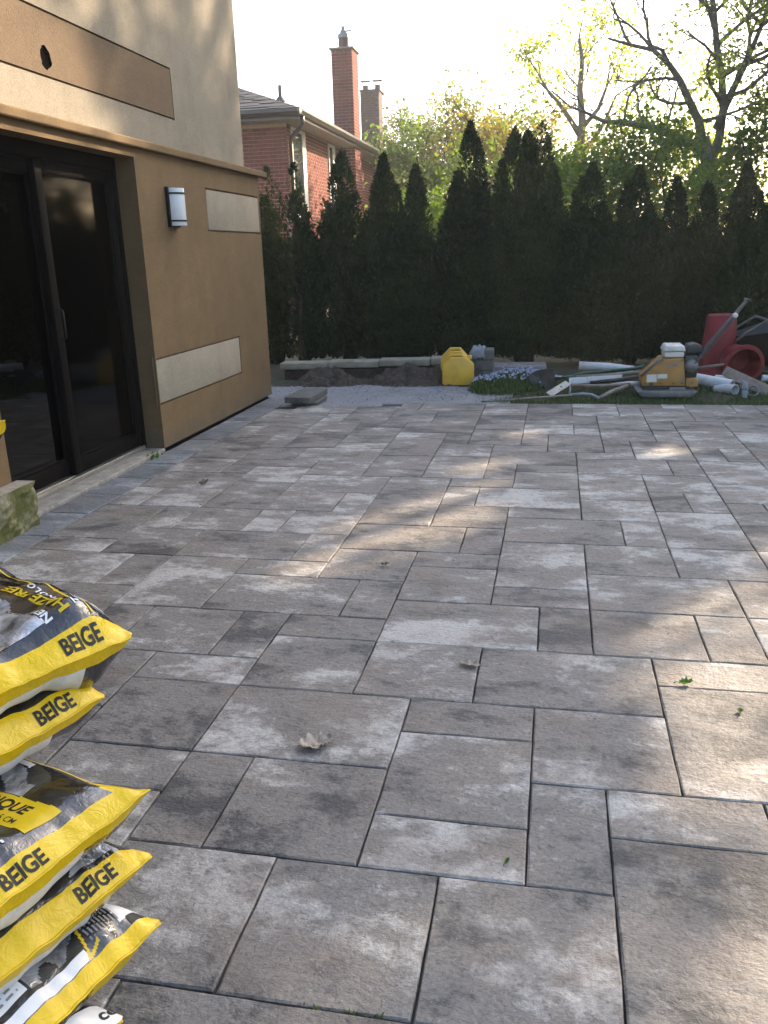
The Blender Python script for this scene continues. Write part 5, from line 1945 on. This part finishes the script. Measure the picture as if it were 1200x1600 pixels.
# pale grit scattered on the pavers
mb = MB()
for k in range(900):
    x, y = rg.uniform(-2.5, 3.0), 1.0 + 6.8 * rg.random() ** 1.4
    s = rg.uniform(0.0006, 0.0022)
    c = Vector((x, y, s * 0.5 + 0.0012))
    mb.add([c + Vector((rg.uniform(-s, s), rg.uniform(-s, s), rg.uniform(-s, s) * .6)) for _ in range(3)] + [c + Vector((0, 0, s))], [(0, 1, 3), (1, 2, 3), (2, 0, 3), (0, 2, 1)])
o = mb.build('grit', M['pvc'], None, fix=False)
stuff(o)
o['label'] = 'pale sand grit scattered over the pavers'
# ------------------------------------------------------------------ the pile of plastic sand bags
def film(name, c, rough, var=0.1, bs=0.25):
    m, nt, b = new_mat(name)
    P = position(nt)
    f = tnoise(nt, P, 14, 4, 0.6)
    nt.links.new(ramp(nt, f, [(0.3, [x * (1 - var) for x in c]), (0.7, [min(1, x * (1 + var)) for x in c])]), b.inputs['Base Color'])
    setin(b, rough=rough, spec=(0.8 if rough < 0.3 else 0.35), coat=(0.6 if rough < 0.3 else 0.0), coatr=0.08)
    h = math_n(nt, 'ADD', tnoise(nt, P, 26, 3, 0.55, 1.2), math_n(nt, 'MULTIPLY', tnoise(nt, P, 90, 2, 0.5, 0.5), 0.25))
    bump(nt, b, h, bs, 0.012)
    return m


M['f_black'] = film('black_film', (0.010, 0.010, 0.011), 0.16, 0.3, 0.32)
M['f_yellow'] = film('yellow_film', (0.56, 0.385, 0.003), 0.32, 0.05, 0.26)
M['f_white'] = film('white_film', (0.55, 0.56, 0.57), 0.35, 0.1, 0.2)
M['ink_black'] = film('black_ink', (0.006, 0.006, 0.006), 0.55, 0.1, 0.1)
M['ink_yellow'] = film('yellow_ink', (0.52, 0.365, 0.010), 0.36, 0.05, 0.1)
M['ink_white'] = film('white_ink', (0.62, 0.63, 0.64), 0.36, 0.05, 0.1)
M['ink_grey'] = film('grey_ink', (0.20, 0.205, 0.21), 0.36, 0.2, 0.15)
M['ink_teal'] = film('teal_ink', (0.03, 0.12, 0.14), 0.36, 0.2, 0.15)
m, nt, b_ = new_mat('printed_garden')
P_ = position(nt)
cc = ramp(nt, tnoise(nt, P_, 34, 6, 0.75), [(0.3, (0.010, 0.012, 0.006)), (0.52, (0.05, 0.06, 0.025)), (0.64, (0.14, 0.14, 0.06)), (0.78, (0.40, 0.36, 0.22))])
nt.links.new(cc, b_.inputs['Base Color'])
setin(b_, rough=0.22, spec=0.6)
bump(nt, b_, tnoise(nt, P_, 26, 3, 0.55, 1.2), 0.25, 0.012)
M['ink_photo'] = m


M['f_silver_sheen'], nt, b_ = new_mat('silver_sheen_film')  # silver print whose mottled tone paints in sky sheen on the film
P_ = position(nt)
nt.links.new(ramp(nt, tnoise(nt, P_, 16, 4, 0.6), [(0.35, (0.10, 0.105, 0.11)), (0.65, (0.55, 0.56, 0.58))]), b_.inputs['Base Color'])
setin(b_, rough=0.22, spec=0.8, metal=0.55)
bump(nt, b_, tnoise(nt, P_, 30, 3, 0.55, 1.2), 0.5, 0.012)


class Bag:
    L = 0.60

    def __init__(self, tip, heading, tilt_u=0.0, tilt_v=0.0, B=0.061, seed=0, sag=0.0, a0=0.178, ear=0.030, fold=0.013, curl=0.0, tw=0.085):
        self.tw = tw
        self.tip = Vector(tip)
        h = RAD(heading)
        eu = Vector((math.cos(h), math.sin(h), 0))
        ev = Vector((-math.sin(h), math.cos(h), 0))
        self.eu = (eu + Vector((0, 0, tilt_u))).normalized()
        self.ev = (ev + Vector((0, 0, tilt_v))).normalized()
        self.ez = self.eu.cross(self.ev).normalized()
        self.B, self.seed, self.sag, self.a0, self.ear, self.fold, self.curl = B, seed, sag, a0, ear, fold, curl
        self.arc = [0.0]
        zp = 0.1 * B
        for k in range(1, 601):
            v = 0.001 * k
            e = self.E(v, tw, 2.2)
            z = 0.1 * B * (1 - e) + (B - 0.1 * B * (1 - e)) * e
            self.arc.append(self.arc[-1] + math.hypot(0.001, z - zp))
            zp = z

    def E(self, v, w, p):
        c = max(0.0, min(1.0, min(v, self.L - v) / w))
        return 1 - (1 - c) ** p

    def V(self, s):
        """distance along the top film from the end seam -> v"""
        lo, hi = 0, 600
        while hi - lo > 1:
            m_ = (lo + hi) // 2
            if self.arc[m_] < s:
                lo = m_
            else:
                hi = m_
        d = self.arc[hi] - self.arc[lo]
        return 0.001 * (lo + max(0, min(1, (s - self.arc[lo]) / d)))

    def a(self, v):
        return self.a0 + self.ear * (1 - self.E(v, 0.11, 2.0)) - 0.014 * max(0.0, 1 - v / 0.016) ** 2.2

    def local(self, lat, v, side):
        a = self.a(v)
        q = max(-1.0, min(1.0, lat / a))
        hq = (1 - abs(q) ** 4.5) ** 0.55
        et, eb = self.E(v, self.tw, 2.2), self.E(v, 0.055, 1.9)
        zs = 0.10 * self.B * (1 - et)
        s = self.seed
        if side > 0:
            z = zs + (self.B - zs) * et * hq
            w = et * hq
        else:
            z = zs - (self.B + zs) * eb * hq
            w = eb * hq
        # folds running in from the end seam, and broad slack dents
        rip = math.exp(-min(v, self.L - v) / 0.07)
        z += side * w ** 0.3 * 0.0 + rip * 0.0085 * nz(lat * 34 + s * 3, 0.4, s) * (0.25 + min(1, v / 0.02)) * (1 if side > 0 else 0.6)
        z += w * (self.fold * nz(lat * 7 + s, v * 9, s * 2.0) + self.fold * 0.45 * nz(lat * 19 + v * 8, v * 14 - lat * 6, s + 5.0)) * side
        # the seam itself wavers
        z += (0.007 * nz(lat * 11, s * 1.7, 3.3) + 0.004 * nz(lat * 31, s * 2.1, 1.3)) * (1 - et) + self.curl * (1 - et) ** 2
        vv = v + 0.006 * nz(lat * 9, 8.1, s) * (1 - et)
        z -= self.sag * (v / self.L)
        return lat, vv, z

    def pt(self, lat, v, side=1, off=0.0):
        l, vv, z = self.local(lat, v, side)
        p = self.tip + self.eu * (l - (self.a0 + self.ear)) + self.ev * vv + self.ez * z
        if off:
            e = 0.002
            l1, v1, z1 = self.local(lat + e, v, side)
            l2, v2, z2 = self.local(lat, v + e, side)
            t1 = self.eu * (l1 - l) + self.ev * (v1 - vv) + self.ez * (z1 - z)
            t2 = self.eu * (l2 - l) + self.ev * (v2 - vv) + self.ez * (z2 - z)
            n = t1.cross(t2)
            if n.length > 1e-12:
                n = n.normalized() * (1 if side > 0 else -1)
                if n.dot(self.ez) * side < -0.2:
                    n = -n
                p = p + n * off
        return p

    def build(self, label, group, band=None, lowband=0.013, extra_yellow=None):
        band = self.V(0.053) if band is None else self.V(band)
        self.band = band
        t = empty('sand_bag', tuple(self.tip))
        tag(t, label, 'sand bag', group)
        self.root = t
        vsamp = sorted({0.0, 0.002, 0.004, 0.007, 0.012, 0.018, 0.025, lowband, band * 0.45, band * 0.6, band * 0.8, band} | {band + (self.L - 2 * band) * k / 40 for k in range(41)} |
                       {self.L - x for x in (0.0, 0.004, 0.012, 0.025, 0.04, 0.06)})
        nq = 56
        qs = [math.sin(math.pi / 2 * (2 * k / nq - 1)) for k in range(nq + 1)]
        for side, nm in ((1, 'top_film'), (-1, 'bottom_film')):
            mb = MB()
            vs = []
            for v in vsamp:
                a = self.a(v)
                for q in qs:
                    vs.append(self.pt(q * a, v, side))
            w = nq + 1
            n0 = len(mb.v)
            mb.v += [tuple(p) for p in vs]
            for i in range(len(vsamp) - 1):
                vm = (vsamp[i] + vsamp[i + 1]) / 2
                for j in range(nq):
                    qm = (qs[j] + qs[j + 1]) / 2
                    lat = qm * self.a(vm)
                    bl = band if side > 0 else lowband
                    mi = 1 if (vm < bl or vm > self.L - bl) else 0
                    if side > 0 and extra_yellow and extra_yellow(lat, vm):
                        mi = 1
                    if side < 0 and mi == 0 and lat > 0.055 + 0.03 * nz(vm * 9, self.seed):
                        mi = 2
                    f = (i * w + j, i * w + j + 1, (i + 1) * w + j + 1, (i + 1) * w + j)
                    if side < 0:
                        f = f[::-1]
                    mb.f.append(f)
                    mb.m.append(mi)
            base = M['f_black'] if side > 0 else M['f_white']
            mb.build(nm, [base, M['f_yellow'], M['f_black']], t, smooth=True, fix=False)
        mb = MB()
        a = self.a(0)
        pts = [self.pt(a * (2 * k / 60 - 1), 0.0, 1) - self.ev * 0.002 for k in range(61)]
        mb.tube(pts, 0.0022, 5)
        mb.build('end_seam', M['f_yellow'], t, smooth=True, fix=False)
        return t

    def patch(self, name, mat, inside, lat0, lat1, v0, v1, step=0.004, side=1, off=0.0008):
        """a printed area: the cells of a fine grid for which inside(lat, v) holds"""
        nl, nv = max(2, int((lat1 - lat0) / step)), max(2, int((v1 - v0) / step))
        idx = {}
        mb = MB()
        for i in range(nl):
            for j in range(nv):
                l, v = lat0 + (lat1 - lat0) * (i + .5) / nl, v0 + (v1 - v0) * (j + .5) / nv
                if abs(l) > self.a(v) * 0.985 or (inside and not inside(l, v)):
                    continue
                f = []
                for (di, dj) in ((0, 0), (1, 0), (1, 1), (0, 1)):
                    k = (i + di, j + dj)
                    if k not in idx:
                        idx[k] = len(mb.v)
                        mb.v.append(tuple(self.pt(lat0 + (lat1 - lat0) * k[0] / nl, self.V(v0 + (v1 - v0) * k[1] / nv), side, off)))
                    f.append(idx[k])
                mb.f.append(tuple(f))
                mb.m.append(0)
        return mb.build(name, mat, self.root, smooth=True, fix=False)

    def text(self, body, mat, lat0, v0, size, mode, sx=1.0, sy=1.0, side=1, off=0.0011, bold=0.032, space=1.0):
        cu = bpy.data.curves.new('txt', 'FONT')
        cu.body = body
        cu.size = 1.0
        cu.offset = bold
        cu.space_character = space
        cu.resolution_u = 3
        ob = bpy.data.objects.new('txt', cu)
        me0 = bpy.data.meshes.new_from_object(ob)
        bm = bmesh.new()
        bm.from_mesh(me0)
        bmesh.ops.remove_doubles(bm, verts=bm.verts, dist=1e-5)
        for it in range(4):
            long_e = [e for e in bm.edges if e.calc_length() * size > 0.006]
            if not long_e:
                break
            bmesh.ops.subdivide_edges(bm, edges=long_e, cuts=1)
            bmesh.ops.triangulate(bm, faces=bm.faces)
        for v in bm.verts:
            x, y = v.co.x * size * sx, v.co.y * size * sy
            if mode == 'u':          # reads along the end, tops inwards
                l, vv = lat0 + x, v0 + y
            elif mode == 'v':        # reads into the bag
                l, vv = lat0 - y, v0 + x
            else:                    # reads towards the end
                l, vv = lat0 + y, v0 - x
            vv = self.V(max(vv, 0.0)) if side > 0 else vv
            a = self.a(vv)
            l = max(-a * .98, min(a * .98, l))
            v.co = self.pt(l, max(vv, 0.001), side, off)
        me = bpy.data.meshes.new('lettering')
        bm.to_mesh(me)
        bm.free()
        me.materials.append(M[mat])
        o = bpy.data.objects.new('lettering', me)
        col.objects.link(o)
        o.parent = self.root
        o.matrix_parent_inverse = self.root.matrix_basis.inverted()
        bpy.data.objects.remove(ob)
        bpy.data.curves.remove(cu)
        bpy.data.meshes.remove(me0)
        return o


GB = 'bags in the pile beside the camera'
# bottom bag, only its corner shows
bg6 = Bag(at(200, 1590, Z=0.062), 73, 0, 0, seed=6, ear=0.02)
bg6.build('bottom bag of the pile, lying flat on the pavers', GB)
bg6.patch('white_print', M['ink_white'], None, -0.02, 0.20, 0.001, 0.07, side=1)
bg6.text('ce', 'ink_black', 0.155, 0.026, 0.034, 'u', 1.2, 1.2)

bg5 = Bag(at(257, 1438, Z=0.183), 73, 0, 0, seed=5)
bg5.build('black bag with a printed table and white stripe, second from the bottom', GB, band=0.036, lowband=0.03)
bg5.patch('white_stripe', M['ink_white'], None, -0.19, 0.055, 0.038, 0.062)
bg5.patch('white_stripe', M['ink_white'], None, 0.135, 0.185, 0.055, 0.17)
bg5.patch('black_print', M['ink_black'], None, 0.150, 0.172, 0.038, 0.058, off=0.0012)
bg5.patch('yellow_line', M['ink_yellow'], lambda l, v: abs(v - (0.040 + 0.55 * (l - 0.055))) < 0.004 and l < 0.15 or abs(l - 0.055 - 0.25 * (v - 0.04)) < 0.003, 0.05, 0.085, 0.038, 0.16, 0.0025)
for r in range(9):
    ll = 0.135 - r * 0.0075
    bg5.patch('table_line', M['ink_grey'], lambda l, v: (int(v * 260) * 7 + r * 3) % 5 != 0, ll, ll + 0.0038, 0.062, 0.150, 0.0019)
bg5.patch('label', M['ink_white'], None, -0.19, -0.055, 0.075, 0.30)
for r in range(12):
    vv = 0.085 + r * 0.011
    bg5.patch('label_line', M['ink_grey'], lambda l, v: (int((l + 1) * 310) * 5 + r * 7) % 6 > 1, -0.185, -0.065, vv, vv + 0.0045, 0.0022, off=0.0013)
bg5.text('BEIGE', 'ink_black', -0.055, 0.004, 0.034, 'u', 1.0, 0.7, side=-1)

bg4 = Bag(at(245, 1336, Z=0.304), 71, 0, 0, seed=4)
bg4.build('black bag with yellow end, third from the bottom of the pile', GB)
bg4.text('BEIGE', 'ink_black', 0.035, 0.013, 0.034, 'u', 1.0, 1.25)
bg4.patch('yellow_line', M['ink_yellow'], None, 0.158, 0.163, 0.079, 0.20, 0.0025)
bg4.patch('white_print', M['ink_white'], lambda l, v: int(v * 90) % 2 == 0, 0.085, 0.100, 0.10, 0.20)

bg3 = Bag(at(243, 1240, Z=0.428), 73.5, 0, 0, seed=3, ear=0.045, curl=0.012)
bg3.build('bag with yellow lettered arc and printed garden picture, in the middle of the pile', GB, extra_yellow=lambda l, v: l > 0.150)
arc = lambda v: 0.0 - 0.40 * (v - 0.08) + 0.3 * (v - 0.08) ** 2
bg3.patch('yellow_arc', M['ink_yellow'], lambda l, v: arc(v) - 0.020 < l - 0.28 * (v - .08) < arc(v) + 0.058, -0.06, 0.12, 0.076, 0.36, 0.003)
bg3.patch('garden_print', M['ink_photo'], lambda l, v: l - 0.28 * (v - .08) < arc(v) - 0.052, -0.175, -0.02, 0.082, 0.42, 0.004)
bg3.patch('white_line', M['ink_white'], lambda l, v: abs(l - 0.28 * (v - .08) - arc(v) + 0.058) < 0.0022, -0.14, -0.02, 0.08, 0.40, 0.0022, off=0.0010)
bg3.patch('teal_print', M['ink_teal'], lambda l, v: (l + 0.15) ** 2 + (v - 0.12) ** 2 < 0.0012, -0.175, -0.10, 0.082, 0.17, 0.003, off=0.0010)
bg3.patch('white_line', M['ink_white'], lambda l, v: abs(math.hypot(l + 0.16, v - 0.20) - 0.075) < 0.0022, -0.175, -0.07, 0.09, 0.29, 0.0022, off=0.0010)
bg3.patch('white_print', M['ink_white'], lambda l, v: abs(l - 0.135 - 0.10 * (v - .25)) < 0.007, 0.12, 0.15, 0.24, 0.36, 0.003)
bg3.text('POLYMÉRIQUE', 'ink_black', 0.012, 0.092 + 0.262, 0.036, 'w', 0.98, 1.05)
bg3.text("JUSQU'À 2,5 CM", 'ink_black', -0.014, 0.092 + 0.150, 0.0155, 'w', 1.15, 1.2, bold=0.008)
bg3.text('BEIGE', 'ink_black', -0.105, 0.013, 0.034, 'u', 1.0, 1.25)

bg2 = Bag(at(172, 1086, Z=0.552), 70, 0, 0, seed=2, ear=0.008)
bg2.build('bag with yellow end under the topmost bag', GB)
bg2.text('BEIGE', 'ink_black', 0.025, 0.013, 0.034, 'u', 1.0, 1.25)

bg1 = Bag(at(213, 993, Z=0.668), 65, 0.0, 0.02, B=0.064, seed=1.3, fold=0.034, sag=-0.02, ear=0.008, tw=0.11)
bg1.build('topmost glossy black bag of the pile with white and yellow lettering', GB)
bg1.text('BEIGE', 'ink_black', 0.030, 0.013, 0.034, 'u', 1.0, 1.25)
bg1.text('NEW', 'ink_white', 0.048, 0.080, 0.022, 'v', 1.4, 1.0)
bg1.text('HAZE FREE', 'ink_yellow', 0.086, 0.078, 0.036, 'v', 1.25, 0.85, bold=0.03)
bg1.text('TECHNOLOGY', 'ink_white', 0.110, 0.080, 0.019, 'v', 1.45, 0.95, space=1.25)
bg1.patch('yellow_line', M['ink_yellow'], lambda l, v: abs(l - 0.122 - 0.05 * (v - .06)) < 0.0028, 0.11, 0.155, 0.061, 0.46, 0.0025)
bg1.text('Alliance', 'ink_white', 0.160, 0.085, 0.036, 'v', 1.1, 0.8)
bg1.patch('silver_sheen_print', M['f_silver_sheen'], lambda l, v: l < 0.030 + 0.02 * nz(v * 20, 2.2) - 0.12 * max(0, 0.13 - v), -0.165, 0.045, 0.085, 0.40, 0.004)  # sky sheen on the black top, painted in as silver print
bg1.patch('silver_sheen_print', M['f_silver_sheen'], lambda l, v: l > 0.128 + 0.06 * (v - .06) + 0.006, 0.13, 0.172, 0.075, 0.40, 0.004, off=0.0005)

bg3.patch('silver_sheen_print', M['f_silver_sheen'], lambda l, v: 0.075 < l - 0.1 * nz(v * 8, 1.1) < 0.125, 0.05, 0.148, 0.17, 0.40, 0.004, off=0.0005)  # more painted-in sheen patches on the lower bags
bg4.patch('silver_sheen_print', M['f_silver_sheen'], lambda l, v: nz(l * 14, v * 11, 2) > 0.05, -0.16, 0.14, 0.064, 0.14, 0.004, off=0.0005)
bg5.patch('silver_sheen_print', M['f_silver_sheen'], lambda l, v: nz(l * 14, v * 11, 5) > 0.0, -0.05, 0.06, 0.07, 0.22, 0.004, off=0.0004)

# a second pile stands farther left; one corner of its top bag pokes into the picture
rs = random.Random(44)
tp = at(14, 664, Y=1.95)
for k in range(8):
    top = k == 7
    z = 0.062 + 0.1225 * k
    tip = Vector((tp.x - (0 if top else rs.uniform(0.17, 0.23)), tp.y + (0 if top else rs.uniform(-.02, .03)), z + (0.06 if top else 0)))
    if top:
        tip = at(15, 662, Z=z + 0.045) - Vector((0, 0, 0.04))
    b = Bag(tip, 72 + rs.uniform(-2, 2), seed=20 + k, ear=0.03, curl=(0.05 if top else 0.0))
    b.build('yellow-ended bag on top of the second pile, its corner poking out' if top else ('first', 'second', 'third', 'fourth', 'fifth', 'sixth', 'seventh')[k] + ' bag up from the ground in the second pile', 'bags in the second pile' if not top else GB)
# ------------------------------------------------------------------ air volume added to imitate lens glare
m = bpy.data.materials.new('glare_haze_air')
m.use_nodes = True
nt = m.node_tree
for n in list(nt.nodes):
    nt.nodes.remove(n)
out = nt.nodes.new('ShaderNodeOutputMaterial')
pv = nt.nodes.new('ShaderNodeVolumePrincipled')
pv.inputs['Color'].default_value = (0.96, 0.95, 0.91, 1)
pv.inputs['Density'].default_value = 0.0022
pv.inputs['Anisotropy'].default_value = 0.55
nt.links.new(pv.outputs[0], out.inputs['Volume'])
mb = MB()
mb.box((-30, -8, -1.1), (32, 48, 21))
hz = mb.build('glare_haze', m)
stuff(hz)
hz['label'] = 'thin bright air volume added to imitate lens glare'
